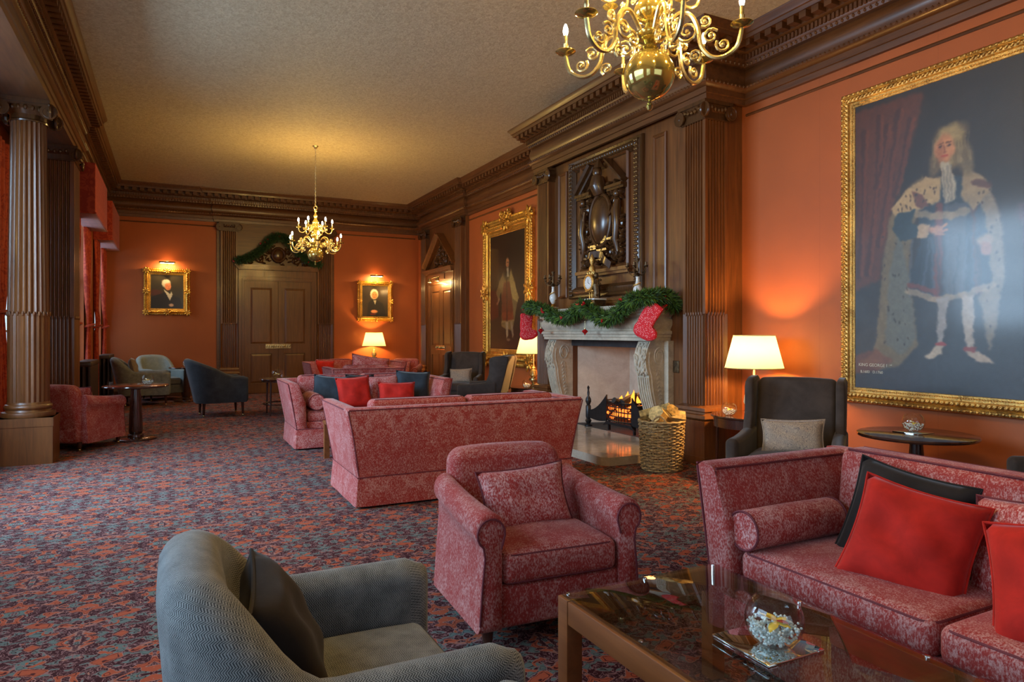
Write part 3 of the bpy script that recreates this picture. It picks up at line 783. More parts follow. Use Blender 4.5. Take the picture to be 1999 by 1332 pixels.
for i in range(21):
    u = i/20; x = -.26+.60*u; z = 2.60+.10*math.sin(u*PI*1.0)-.16*u; yy = -.13-.03*math.sin(u*PI*3)
    secs.append([(x-.02, yy, z-.045), (x-.02, yy-.012, z-.045), (x+.02, yy-.012, z+.045), (x+.02, yy, z+.045)])
m.loft(secs); obj('ribbon', m, 'carve', t)
# narrow moulded side panels and rails on the breast
m = MB()
for (a, b) in ((.985+.13, 1.385), (-1.30, -1.03)): rectframe(m, a, b, 2.05, 4.05, [(0, 0), (0, .02), (.02, .03), (.04, .012), (.045, 0)])
for (a, b) in ((-.93, .93),):
    m.box(a, b, -.012, 0, 1.96, 1.99)
o = struct('trim_breast_panels', m, 'wood'); o.location = (5.599, 8.22, 0); o.rotation_euler = (0, 0, -PI/2)
# firebox
m = MB(); m.add([(5.70, 9.11, .0), (6.46, 8.80, .0), (6.46, 8.80, 1.43), (5.70, 9.11, 1.43), (5.70, 9.16, 0), (6.5, 8.86, 0), (6.5, 8.86, 1.43), (5.70, 9.16, 1.43)],
                [(0,1,2,3),(4,7,6,5),(0,4,5,1),(3,2,6,7),(0,3,7,4),(1,5,6,2)])
struct('wall_firebox_left', m, 'slab')
m = MB(); m.add([(5.70, 7.03, .0), (6.46, 7.32, .0), (6.46, 7.32, 1.43), (5.70, 7.03, 1.43), (5.70, 6.98, 0), (6.5, 7.26, 0), (6.5, 7.26, 1.43), (5.70, 6.98, 1.43)],
                [(0,3,2,1),(4,5,6,7),(0,1,5,4),(3,7,6,2),(0,4,7,3),(1,2,6,5)])
struct('wall_firebox_right', m, 'slab')
struct('wall_firebox_back', MB().box(6.46, 6.56, 7.2, 8.9, 0, 1.6), 'slab')
struct('ceiling_firebox', MB().box(5.62, 6.56, 7.0, 9.16, 1.435, 1.5), 'soot')

# mantelpiece: local frame faces -X, centre of opening
MY = 8.07
t = thing('stone_fireplace', 'carved grey limestone fireplace surround with scrolled jambs', 'fireplace', (5.598, MY, 0), -PI/2)
def ssh(prof, x0, x1, back=0.0):   # three-sided sweep: profile (offset, z) round front and both ends
    m = MB(); return m.sweep([(x0, back), (x1, back)], prof) if False else m
def mantel_block(m, hw, dep, prof):
    # path clockwise seen from above so outside is left: from right end back, along the front, to left end
    path = [(hw, 0.0), (hw, -dep), (-hw, -dep), (-hw, 0.0)]
    path = path[::-1]
    # going +x along the front (-Y side): left is +Y (inside) -> use reversed direction
    path = path[::-1]
    secs = []
    P = [Vector(p) for p in path]
    dirs = [Vector((1, 0)), Vector((1, -1)), Vector((-1, -1)), Vector((-1, 0))]
    for p, d in zip(P, dirs): secs.append([(p.x+d.x*o, p.y+d.y*o, z) for o, z in prof])
    m.loft(secs)
m = MB()
mantel_block(m, 1.30, .36, [(-.3, 1.40), (.0, 1.40), (.0, 1.435), (.012, 1.445), (.012, 1.475), (.03, 1.485), (.03, 1.52), (.0, 1.53), (.0, 1.545),
                            (.01, 1.56), (.035, 1.60), (.035, 1.655), (.01, 1.69), (-.3, 1.69)])
obj('lintel', m, 'stone', t, True, 40)
m = MB()
mantel_block(m, 1.30, .36, [(-.3, 1.69), (.01, 1.69), (.03, 1.715), (.05, 1.72), (.055, 1.75), (.09, 1.765), (.10, 1.795), (.13, 1.80), (.135, 1.835), (.14, 1.85), (-.3, 1.85)])
obj('mantel_shelf', m, 'stone', t, True, 40)
def jamb(s_):
    """scrolled console jamb; s_=+1 is the near (viewer's right) one"""
    x0, x1 = sorted((s_*1.03, s_*1.27)); m = MB()
    # S-curve of the front edge: depth as a function of z
    zs = [i/26 for i in range(27)]
    def dep(z):
        if z > .98: u = (z-.98)/.42; return .29+.075*math.sin(PI*(u*.85+.15))
        u = z/.98; return .10+.215*(3*u*u-2*u**3)
    poly = [(0.0, .1)]+[(-dep(1.40*u) if u > .07 else -.12, max(.1, 1.40*u)) for u in zs]+[(0.0, 1.40)]
    body = [(p[0], p[1]) for p in poly]
    m.prism(body, 'X', x0, x1)
    # reeds on the front face (flutes below, acanthus above)
    for k in range(5):
        x = x0+.03+k*(x1-x0-.06)/4
        m.tube([(x, -dep(z)-.004, z) for z in [.16+.78*i/16 for i in range(17)]], .014, 6)
    rnd = random.Random(4+s_)
    for k in range(46):
        z = rnd.uniform(.98, 1.36); x = rnd.uniform(x0+.02, x1-.02)
        st = len(m.v); m.ball((0, 0, 0), .012, .014, .036, 6, 4); m.xf(Matrix.Translation((x, -dep(z)-.006, z)) @ Matrix.Rotation(rnd.uniform(-.8, .8), 4, 'Y'), st)
    # side carving: spiral and trailing husks on both sides
    for xs in (x0-.002, x1+.002):
        m.tube([(xs, -.16+.085*(1-.6*i/30)*math.cos(i/30*PI*3.5), 1.20+.12*(1-.6*i/30)*math.sin(i/30*PI*3.5)) for i in range(31)], .010, 5)
        m.tube([(xs, -dep(z)*.86, z) for z in [.16+1.1*i/22 for i in range(23)]], .008, 5)
        for k in range(16):
            z = 1.04-k*.052; y = -.5*dep(z); r_ = .034*(1-k*.035)
            for q in (-1, 1):
                st = len(m.v); m.ball((0, 0, 0), .010, r_*.5, r_, 6, 4); m.xf(Matrix.Translation((xs, y+q*r_*.55, z)) @ Matrix.Rotation(q*.7, 4, 'X'), st)
    obj('jamb', m, 'stone', t, True, 40)
    w = MB(); a, b = sorted((s_*1.275, s_*1.36)); w.box(a, b, -.085, 0, 0.1, 1.40); w.box(a-.01, b+.01, -.10, 0, .1, .22)
    obj('jamb_backing', w, 'stone', t, False)
jamb(1); jamb(-1)
m = MB(); m.box(-1.03, 1.03, -.02, .0, 1.30, 1.40); obj('iron_lintel', m, 'soot', t, False)
t = thing('hearth', 'raised polished marble hearth slab in front of the fireplace', 'hearth', (5.0, MY, 0))
m = MB(); pl = [(-.60, -1.70), (.599, -1.70), (.599, 1.70), (-.60, 1.70), (-.66, 1.55), (-.66, -1.62)]
m.prism([(x, y) for x, y in pl], 'Z', 0, .095)
obj('slab', m, 'hearth', t, False)
m = MB().prism([(.602, -1.03), (1.44, -.73), (1.44, .72), (.602, 1.02)], 'Z', 0, .10); obj('inner_hearth', m, 'soot', t, False)

# fire basket
t = thing('fire_basket', 'black cast-iron fire basket with tall andiron finials in the fireplace', 'fire basket', (5.86, 7.90, .10), -PI/2)
m = MB()
for k in range(5):
    z = .16+.065*k; m.tube([(-.34, -.20, z), (-.20, -.27, z), (0, -.29, z), (.20, -.27, z), (.34, -.20, z)], .010, 6)
    m.tube([(-.34, .20, z), (.34, .20, z)], .010, 6)
for k in range(13):
    x = -.33+.055*k; y = -.29+.09*(x/.34)**2; m.tube([(x, y, .14), (x, y, .43)], .007, 5)
    m.tube([(x, y, .16), (x, .20, .16)], .008, 5)
for s_ in (-1, 1): m.tube([(s_*.34, -.20, .43), (s_*.34, .20, .43)], .01, 6); m.box(s_*.34-.01, s_*.34+.01, -.2, .2, .14, .40)
obj('grate', m, 'iron', t)
for s_ in (-1, 1):
    m = MB(); top = [(s_*(.30+.45*u), .30+.18*(1-u)**2+.03 if False else .25+.26*(1-u)**1.8) for u in [i/12 for i in range(13)]]
    bot = [(s_*(.30+.45*u), .13-.02*math.sin(PI*u)) for u in [i/12 for i in range(13)]]
    m.prism(top+bot[::-1], 'Y', -.25, -.232); obj('side_wing', m, 'iron', t, False)
    m = MB().lathe([(.001, 0), (.06, 0), (.06, .02), (.03, .04), (.05, .08), (.03, .11), (.04, .14), (.04, .30), (.025, .32), (.045, .37), (.04, .41), (.015, .45), (.02, .50), (.012, .54), (.02, .58), (.001, .61)], (s_*.79, -.24, 0), 14)
    obj('andiron', m, 'iron', t)
m = MB(); m.prism([(-.38, .06), (-.30, .13), (.30, .13), (.38, .06), (.25, .09), (-.25, .09)], 'Y', -.26, -.24)
for x in (-.3, .3):
    for y in (-.2, .2): m.box(x-.015, x+.015, y-.015, y+.015, 0, .16)
obj('foot', m, 'iron', t, False)
for k, (x, y, z, rz_, L, r_) in enumerate(((.02, -.08, .46, .3, .34, .05), (-.10, .02, .40, -.5, .40, .05), (.12, .05, .52, 1.1, .26, .045), (.0, -.12, .34, .05, .5, .045))):
    m = MB().tube([(-L/2, 0, 0), (0, .01, .005), (L/2, 0, 0)], [r_, r_*1.1, r_*.9], 8); a = tag(obj('burning_log', m, 'coal', None), ['charred log lying across the back of the burning fire', 'charred log on the left of the fire', 'charred log standing highest in the flames', 'charred log at the front bars of the fire basket'][k], 'log', 'burning logs in the fire basket')
    a.location = (5.86+y, 7.90-x, .10+z); a.rotation_euler = (0, .25*(k-1), rz_)
m = MB(); rn = random.Random(2)
for k in range(70): m.ball((rn.uniform(-.30, .30), rn.uniform(-.24, .15), rn.uniform(.18, .34)), rn.uniform(.02, .035), seg=6, rings=4)
o = tag(obj('embers', m, 'ember'), 'glowing orange embers filling the iron fire basket', 'embers'); o.location = (5.86, 7.90, .10); o.rotation_euler = (0, 0, -PI/2); o['kind'] = 'stuff'
for fk, (x, h) in enumerate(((-.20, .10), (-.06, .17), (.08, .20), (.20, .12), (.0, .13))):
    m = MB(); pr = [(.001, 0), (.035, .02), (.045, h*.3), (.03, h*.6), (.012, h*.85), (.001, h)]; m.lathe(pr, (0, 0, 0), 8, 1, .6)
    for i, v in enumerate(m.v): m.v[i] = (v[0]+.02*math.sin(v[2]*25+x*40), v[1], v[2])
    o = tag(obj('flame', m, 'flame'), ['small orange flame at the left end of the fire', 'second orange flame from the left in the fire', 'tallest orange flame, right of the middle of the fire', 'small orange flame at the right end of the fire', 'low orange flame in the middle of the fire'][fk], 'flame', 'flames of the log fire'); o.location = (5.86-.06, 7.90-x, .50); o.rotation_euler = (0, 0, -PI/2)
point('firelight', (5.80, 7.9, .72), 5, (1.0, .42, .12), .12)

# ================================================================ SOFT FURNISHINGS
def catmull(pts, n=6):
    P = [Vector(p) for p in pts]; out = []
    for i in range(len(P)-1):
        p0 = P[max(i-1, 0)]; p1 = P[i]; p2 = P[i+1]; p3 = P[min(i+2, len(P)-1)]
        for k in range(n):
            t = k/n; out.append(.5*((2*p1)+(-p0+p2)*t+(2*p0-5*p1+4*p2-p3)*t*t+(-p0+3*p1-3*p2+p3)*t**3))
    out.append(P[-1]); return [tuple(p) for p in out]
def loop_rr(hx, hy, r, z, n=5, c=(0, 0)):
    out = []
    for (sx, sy, a) in ((1, 1, 0), (-1, 1, 90), (-1, -1, 180), (1, -1, 270)):
        for k in range(n+1):
            b = math.radians(a+90*k/n); out.append((c[0]+sx*(hx-r)+r*math.cos(b), c[1]+sy*(hy-r)+r*math.sin(b), z))
    return out
def seat_cushion(parent, c, sx, sy, sz, mat, pipe, crown=.035):
    def fn(x, y, z):
        k = max(0, 1-(2*x/sx)**2)*max(0, 1-(2*y/sy)**2)
        return (x, y, z+(crown*k**.6 if z > 0 else 0))
    o = obj('seat_cushion', MB().rbox(c, (sx, sy, sz), .045, 3, 5, fn), mat, parent, True, 80)
    if mat in ('grey', 'sage'): cloth_xyz(o)
    m = MB()
    for s_ in (-1, 1): m.tube(loop_rr(sx/2-.012, sy/2-.012, .05, c[2]+s_*(sz/2-.014), 5, (c[0], c[1])), .006, 5, True)
    obj('piping', m, pipe, o); return o
def pillow_mesh(w, h, t, n=14, seed=0, wr=.006):
    rnd = random.Random(seed); ph = [rnd.uniform(0, 6) for _ in range(4)]; vs = []; fs = []
    for side in (1, -1):
        for j in range(n+1):
            for i in range(n+1):
                u, v = -1+2*i/n, -1+2*j/n
                x = w/2*u*(1-.09*(1-v*v)*abs(u)**3); z = h/2*v*(1-.09*(1-u*u)*abs(v)**3)
                th = t/2*(max(0, 1-u**4)*max(0, 1-v**4))**.55+.004
                if abs(u) < 1 and abs(v) < 1: th += wr*math.sin(5*u+ph[0]+3*v)*math.sin(4*v+ph[1])*(1-u*u)*(1-v*v)*2
                vs.append((x, -side*th if (0 < i < n and 0 < j < n) else 0.0, z))
    N = (n+1)**2
    for j in range(n):
        for i in range(n):
            a = j*(n+1)+i; b = a+1; c = a+n+2; d = a+n+1
            fs.append((a, b, c, d)); fs.append((N+a, N+d, N+c, N+b))
    return MB().add(vs, fs)
def pillow_edge(w, h, n=14):
    e = []
    def P(u, v): return (w/2*u*(1-.09*(1-v*v)*abs(u)**3), 0, h/2*v*(1-.09*(1-u*u)*abs(v)**3))
    for i in range(n): e.append(P(-1+2*i/n, -1))
    for i in range(n): e.append(P(1, -1+2*i/n))
    for i in range(n): e.append(P(1-2*i/n, 1))
    for i in range(n): e.append(P(-1, 1-2*i/n))
    return e
def merge(mb):
    d = {}; mp = []; nv = []
    for p in mb.v:
        k = (round(p[0], 5), round(p[1], 5), round(p[2], 5))
        if k not in d: d[k] = len(nv); nv.append(p)
        mp.append(d[k])
    mb.f = [tuple(mp[i] for i in f) for f in mb.f]; mb.v = nv; return mb
CN = 0
def cushion(label, w, h, t, mat, loc, rot, pipe=None, group=None):
    """loc = centre; rot = (lean, roll, heading)"""
    global CN; CN += 1
    th = thing('scatter_cushion', label, 'cushion', loc, 0, group)
    th.rotation_euler = rot
    obj('cover', merge(pillow_mesh(w, h, t, seed=CN, wr=.012 if mat == 'red' else .007)), mat, th, True, 80)
    obj('piping', MB().tube(pillow_edge(w, h), .006, 5, True), pipe or mat, th)
    return th
def legs(parent, pts, h, r0, r1, mat='mahog', castor=True, splay=.0):
    for x, y in pts:
        m = MB(); z0 = .035 if castor else 0; sx = splay*(1 if x > 0 else -1); sy = splay*(1 if y > 0 else -1)
        m.tube([(x+sx, y+sy, z0), (x+sx*.6, y+sy*.6, h*.5), (x, y, h+.01)], [r1, (r0+r1)/2, r0], 10)
        l = obj('leg', m, mat, parent)
        if castor:
            c = MB().lathe([(.004, 0), (.016, .004), (.020, .018), (.016, .032), (.012, .036), (.014, .048), (.004, .05)], (x+sx, y+sy, 0), 12)
            obj('castor', c, 'brassd', l)

# -------- rolled-arm club armchair
def club_chair(label, mat, pipe, loc, rz, lumbar=None, group=None):
    t = thing('club_armchair', label, 'armchair', loc, rz, group)
    def armsec(s_, y, dz, k, kx=1.0):
        cx, cz, r = .395, .585+dz, .082
        pts = [(.335, .10), (.335, .50+dz*.8)]+[(cx+r*kx*math.cos(math.radians(a)), cz+r*math.sin(math.radians(a))) for a in range(205, -56, -20)]+[(.432, .46+dz*.6), (.448, .30), (.462, .10)]
        px, pz = .395, .45
        return [(s_*(px+(x-px)*k), y, pz+(z-pz)*k) for x, z in pts]
    for s_ in (-1, 1):
        secs = [armsec(s_, -.425, 0, .90), armsec(s_, -.42, 0, .97), armsec(s_, -.405, 0, 1.0)]
        for i in range(1, 7):
            u = i/6; secs.append(armsec(s_, -.405+.72*u, .06*u*u, 1.0, 1-.2*u))
        a = obj('arm', MB().loft(secs), mat, t, True, 60)
        pp = armsec(s_, -.426, 0, .88)[1:]
        obj('piping', MB().tube([(p[0], p[1], p[2]) for p in pp], .006, 5), pipe, a)
    def bfn(x, y, z):
        v = (z+.33)/.66; k = 1.0
        if v > .72: k = 1-.05*((v-.72)/.28)**2.2
        yy = y+.03*(x/.36)**2*-1+.14*v
        zz = z-.022*abs(x/.36)**3.5*max(0, v-.3)
        return (x*k*(1+.02*math.sin(v*PI)), yy, zz)
    obj('backrest', MB().rbox((0, .27, .54), (.72, .19, .64), .075, 4, 6, bfn), mat, t, True, 80)
    obj('seat_base', MB().rbox((0, -.02, .205), (.70, .78, .21), .03, 2, 2), mat, t, True, 60)
    seat_cushion(t, (0, -.085, .385), .655, .68, .16, mat, pipe)
    legs(t, [(-.39, -.36), (.39, -.36), (-.36, .34), (.36, .34)], .11, .032, .024)
    return t
chair_near = club_chair('pink damask club armchair behind the glass coffee table, with a matching cushion', 'pink', 'pipe', (1.73, 3.27, 0), math.radians(-3)); chair_near.scale = (.955, .955, .985)
cushion('long pink damask cushion propped in the club armchair behind the coffee table', .52, .34, .13, 'pink2', (1.72, 3.29, .605), (math.radians(-20), math.radians(-3), math.radians(-3)), 'pipe')
dup(chair_near, (-1.15, 10.62, 0), math.radians(147), 'pink damask club armchair seen from behind, beside the round column', None)
dup(chair_near, (5.20, 16.55, 0), math.radians(-30), 'pink armchair at the far end, right of the lit lamp', None)
dup(chair_near, (3.84, 17.05, 0), math.radians(8), 'pink armchair at the far end, left of the lit lamp', None)
cushion('pink damask cushion in the far armchair right of the lamp', .46, .34, .12, 'pink2', (5.17, 16.58, .62), (math.radians(-15), 0, math.radians(-30)), 'pipe')
cushion('pink damask cushion in the armchair beside the column', .44, .32, .12, 'pink2', (-1.10, 10.56, .64), (math.radians(-15), 0, math.radians(147)), 'pipe')

# -------- straight-armed sofa with skirt
def sofa(label, L, loc, rz, mat='pink', seats=2, D=1.0):
    t = thing('sofa', label, 'sofa', loc, rz)
    hw = L/2; hd = D/2
    for s_ in (-1, 1):
        def sec(y, k):   # cross-section in XZ, flared outward
            pts = [(hw-.13, .24), (hw-.115, .60), (hw-.02, .835), (hw+.005, .858), (hw+.08, .862), (hw+.112, .845), (hw+.080, .70), (hw-.005, .24)]
            cx, cz = hw-.04, .55
            return [(s_*(cx+(x-cx)*k), y, cz+(z-cz)*(1 if k > .99 else .985)) for x, z in pts]
        secs = [sec(-hd-.012, .80), sec(-hd, .95), sec(-hd+.015, 1.0), sec(-hd+.3, 1.0), sec(hd-.12, 1.0), sec(hd-.015, 1.0), sec(hd-.0, .95)]
        a = obj('arm', MB().loft(secs), mat, t, True, 50)
        m = MB()
        for (px, pz) in (((hw+.112), .845), (hw-.02, .838)):
            m.tube([(s_*px, -hd, pz+.004), (s_*px, hd-.05, pz+.004)], .006, 5)
        for (p, q) in (((hw-.002, .26), (hw+.104, .84)), ((hw-.128, .26), (hw-.02, .83))):
            m.tube([(s_*p[0], -hd-.004, p[1]), (s_*(p[0]+q[0])/2, -hd-.006, .56), (s_*q[0], -hd-.004, q[1])], .006, 5)
        obj('piping', m, 'pipe', a)
    secs = []
    for x, k in ((-hw-.02, .6), (-hw+.0, .95), (-hw+.02, 1), (0, 1), (hw-.02, 1), (hw, .95), (hw+.02, .6)):
        pts = [(hd-.17, .24), (hd-.13, .60), (hd-.07, .84), (hd-.045, .862), (hd+.03, .862), (hd+.055, .842), (hd+.03, .55), (hd-.01, .24)]
        fl = lambda z: 1+(.112/hw)*max(0, (z-.24)/.62)
        secs.append([((x)*fl(z)-(0.02 if x > 0 else -.02), hd-.06+(y-hd+.06)*k, z) for y, z in pts])
    b = obj('back_frame', MB().loft(secs), mat, t, True, 50)
    m = MB().tube([(-hw-.09, hd+.056, .846), (hw+.09, hd+.056, .846)], .006, 5)
    for s_ in (-1, 1): m.tube([(s_*(hw-.01), hd-.004, .27), (s_*(hw+.044), hd+.03, .60), (s_*(hw+.096), hd+.054, .84)], .006, 5)
    obj('piping', m, 'pipe', b)
    iw = (L-.27); w = iw/seats
    obj('seat_base', MB().rbox((0, -.03, .27), (L-.24, D-.12, .16), .02, 2, 2), mat, t, True, 60)
    for k in range(seats):
        x = -iw/2+w*(k+.5)
        seat_cushion(t, (x, -.095, .41), w-.008, D-.25, .145, mat, 'pipe', .03)
    for k in range(seats):
        x = -iw/2+w*(k+.5)
        def fn(px, py, pz):
            return (px, py-.035*max(0, 1-(2*px/w)**2)*max(0, 1-(pz/.24)**2)*(1 if py < 0 else .2)+.18*(pz+.22)/1.6, pz)
        c = obj('back_cushion', MB().rbox((x, hd-.24, .695), (w-.01, .17, .43), .05, 3, 5, fn), mat, t, True, 80)
        pl = [(x-w/2+.05, hd-.262, .906), (x+w/2-.05, hd-.262, .906)]
        obj('piping', MB().tube(pl, .006, 5).tube([(p[0], p[1]+.12, p[2]) for p in pl], .006, 5), 'pipe', c)
    # kick-pleated skirt
    e = .030
    for (a, b_) in (((-hw, -hd), (hw, -hd)), ((hw, -hd), (hw, hd)), ((hw, hd), (-hw, hd)), ((-hw, hd), (-hw, -hd))):
        a = Vector(a); b_ = Vector(b_); d = (b_-a).normalized(); n = Vector((d.y, -d.x)); n_ = 24; secs = []
        Ln = (b_-a).length
        for i in range(n_+1):
            u = i/n_; p = a+d*(Ln*u); ed = min(u, 1-u)*Ln; pin = .012*math.exp(-(ed/.02)**2); wv = .0022*math.sin(u*Ln*14)
            secs.append([(p.x+n.x*(o-pin+wv*f)+d.x*g*(1 if u > .5 else -1)*(1 if ed < 1e-6 else 0), p.y+n.y*(o-pin+wv*f)+d.y*g*(1 if u > .5 else -1)*(1 if ed < 1e-6 else 0), z)
                         for o, z, f, g in ((.012, .265, 0, .0), (e, .02, 1, e*.8), (e-.012, .02, 1, e*.8), (.0, .265, 0, .0))])
        obj('skirt', MB().loft(secs), mat, t, True, 60)
    obj('skirt_piping', MB().tube([(-hw-.01, -hd-.012, .265), (hw+.01, -hd-.012, .265), (hw+.01, hd+.012, .265), (-hw-.01, hd+.012, .265)], .005, 5, True), 'pipe', t)
    return t
def bolster(label, loc, rz, L=.62, r=.105, group=None):
    t = thing('bolster_cushion', label, 'bolster', loc, rz, group)
    m = MB(); pr = [(.001, -L/2), (r*.5, -L/2-.006), (r*.93, -L/2), (r, -L/2+.02), (r*1.03, 0), (r, L/2-.02), (r*.93, L/2), (r*.5, L/2+.006), (.001, L/2)]
    m.lathe(pr, (0, 0, 0), 22); m.xf(Matrix.Rotation(PI/2, 4, 'X'))
    obj('cover', m, 'pink2', t, True, 50)
    for s_ in (-1, 1): obj('piping', MB().tube([(r*.965*math.cos(a*PI/12), s_*(L/2+.001), r*.965*math.sin(a*PI/12)) for a in range(24)], .006, 5, True), 'pipe', t)
sofa('pink damask skirted sofa at the right, behind the glass coffee table', 2.12, (2.86, 1.48, 0), -PI/2)
sofa('pink damask skirted sofa seen from behind, in the middle of the room', 2.12, (2.48, 6.28, 0), PI)
sofa('pink damask sofa facing the camera, with red and slate cushions', 2.02, (2.44, 9.52, 0), 0)
sofa('small pink sofa seen from behind at the far end, second group', 1.12, (3.22, 12.75, 0), math.radians(180), seats=1, D=.9)
sofa('far pink sofa facing the camera before the closed double door', 1.9, (3.66, 15.2, 0), 0, D=.95)
SR = math.radians
bolster('pink bolster lying along the far arm of the sofa beside the coffee table', (2.69, 2.37, .575), SR(90), .60, .093)
bolster('pink bolster on the left end of the sofa facing the camera', (1.69, 9.36, .60), SR(0))
# cushions on the right sofa (it faces -X)
cushion('large black square cushion behind the front red velvet cushion', .50, .50, .12, 'black', (2.92, 1.95, .645), (SR(-20), SR(9), SR(-78)))
cushion('red velvet cushion lying against the black cushion on the right sofa', .47, .47, .17, 'red', (2.72, 1.78, .640), (SR(-30), SR(10), SR(-70)))
cushion('pink damask scatter cushion between the two red cushions on the right sofa', .50, .42, .13, 'pink2', (2.92, 1.42, .66), (SR(-20), SR(-8), SR(-95)), 'pipe')
cushion('red velvet cushion at the right edge of the view, on the right sofa', .46, .46, .17, 'red', (2.62, 1.19, .66), (SR(-28), SR(-14), SR(-80)))
# cushions on the sofa facing us (it faces -Y)
cushion('dark slate cushion at the left of the sofa facing the camera', .46, .44, .14, 'navy', (1.93, 9.42, .70), (SR(-14), SR(6), SR(-12)))
cushion('tall red cushion, left of the two on the sofa facing the camera', .47, .44, .15, 'red', (2.22, 9.25, .69), (SR(-16), SR(-3), SR(5)))
cushion('black cushion edge showing behind the tall red cushion', .40, .40, .10, 'black', (2.36, 9.50, .72), (SR(-12), SR(2), 0))
cushion('pink damask cushion in the middle of the sofa facing the camera', .46, .40, .13, 'pink2', (2.70, 9.46, .70), (SR(-14), SR(-3), SR(3)), 'pipe')
cushion('low red cushion, right of the two on the sofa facing the camera', .52, .34, .15, 'red', (2.81, 9.22, .645), (SR(-16), SR(1), SR(-5)))
cushion('dark slate cushion at the right of the sofa facing the camera', .50, .44, .14, 'navy', (3.11, 9.43, .73), (SR(-12), SR(4), SR(-5)))
cushion('pink cushion standing askew above the second group of sofas', .72, .46, .16, 'pink2', (3.30, 12.55, .84), (SR(-10), SR(9), 0), 'pipe')
cushion('small red cushion peeping over the second group of sofas', .40, .40, .12, 'red', (2.98, 15.05, .70), (SR(-12), SR(3), 0))

# -------- wing chairs
def wing_chair(label, loc, rz, group=None):
    t = thing('wing_chair', label, 'wing chair', loc, rz, group)
    def bfn(x, y, z):
        v = (z+.39)/.78; return (x*(1-.02*v), y+.16*v, z-.015*abs(x/.33)**3)
    obj('backrest', MB().rbox((0, .24, .72), (.66, .12, .78), .05, 3, 4, bfn), 'wing', t, True, 80)
    for s_ in (-1, 1):
        pl = [(.34, .50), (.42, .80), (.475, 1.06), (.46, 1.10), (.40, 1.115), (.24, 1.105), (.17, 1.085), (.145, 1.04), (.15, .92), (.14, .80), (.10, .70), (.06, .60), (.08, .50)]
        x0, x1 = .325, .395
        secs = [[(s_*(x+.035*max(0, .3-y)), y0, z) for (y0, z) in [(.26+(y-.26)*k, .80+(z-.80)*k) for y, z in pl] for y in [y0]] for x, k in ((x0, .93), (x0+.012, 1), (x1-.012, 1), (x1, .93))]
        obj('wing', MB().loft(secs), 'wing', t, True, 60)
        def afn(x, y, z):
            u = (y+.34)/.68; return (x+s_*(.03*max(0, 1-u*1.6)), y, z+(.07*max(0, u-.35) if z > 0 else 0)-(.015*(1-u) if z > 0 else 0))
        obj('arm', MB().rbox((s_*.365, -.06, .40), (.105, .68, .50), .045, 3, 4, afn), 'wing', t, True, 80)
    obj('seat_base', MB().rbox((0, -.04, .26), (.66, .66, .20), .02, 2, 2), 'wing', t, True, 60)
    seat_cushion(t, (0, -.09, .42), .615, .60, .14, 'wing', 'wing', .03)
    legs(t, [(-.34, -.34), (.34, -.34), (-.32, .30), (.32, .30)], .17, .028, .018, castor=False)
    return t
wc = wing_chair('charcoal velvet wing chair beside the drum table with the lit lamp', (4.62, 4.06, 0), SR(-57))
dup(wc, (5.33, 2.18, 0), SR(-128), 'charcoal wing chair cut off by the right edge, beyond the round table')
dup(wc, (5.22, 12.75, 0), SR(-38), 'dark wing chair facing the room, near the door in the right wall')
dup(wc, (4.86, 10.75, 0), SR(-128), 'dark wing chair seen from behind, left of the fireplace')
cushion('grey and gold paisley lumbar cushion in the near wing chair', .50, .30, .12, 'paisley', (4.60, 4.02, .635), (SR(-16), SR(-3), SR(-57)))
cushion('pale brown patterned cushion in the wing chair near the far door', .46, .30, .12, 'paisley', (5.17, 12.66, .635), (SR(-16), SR(-3), SR(-38)))

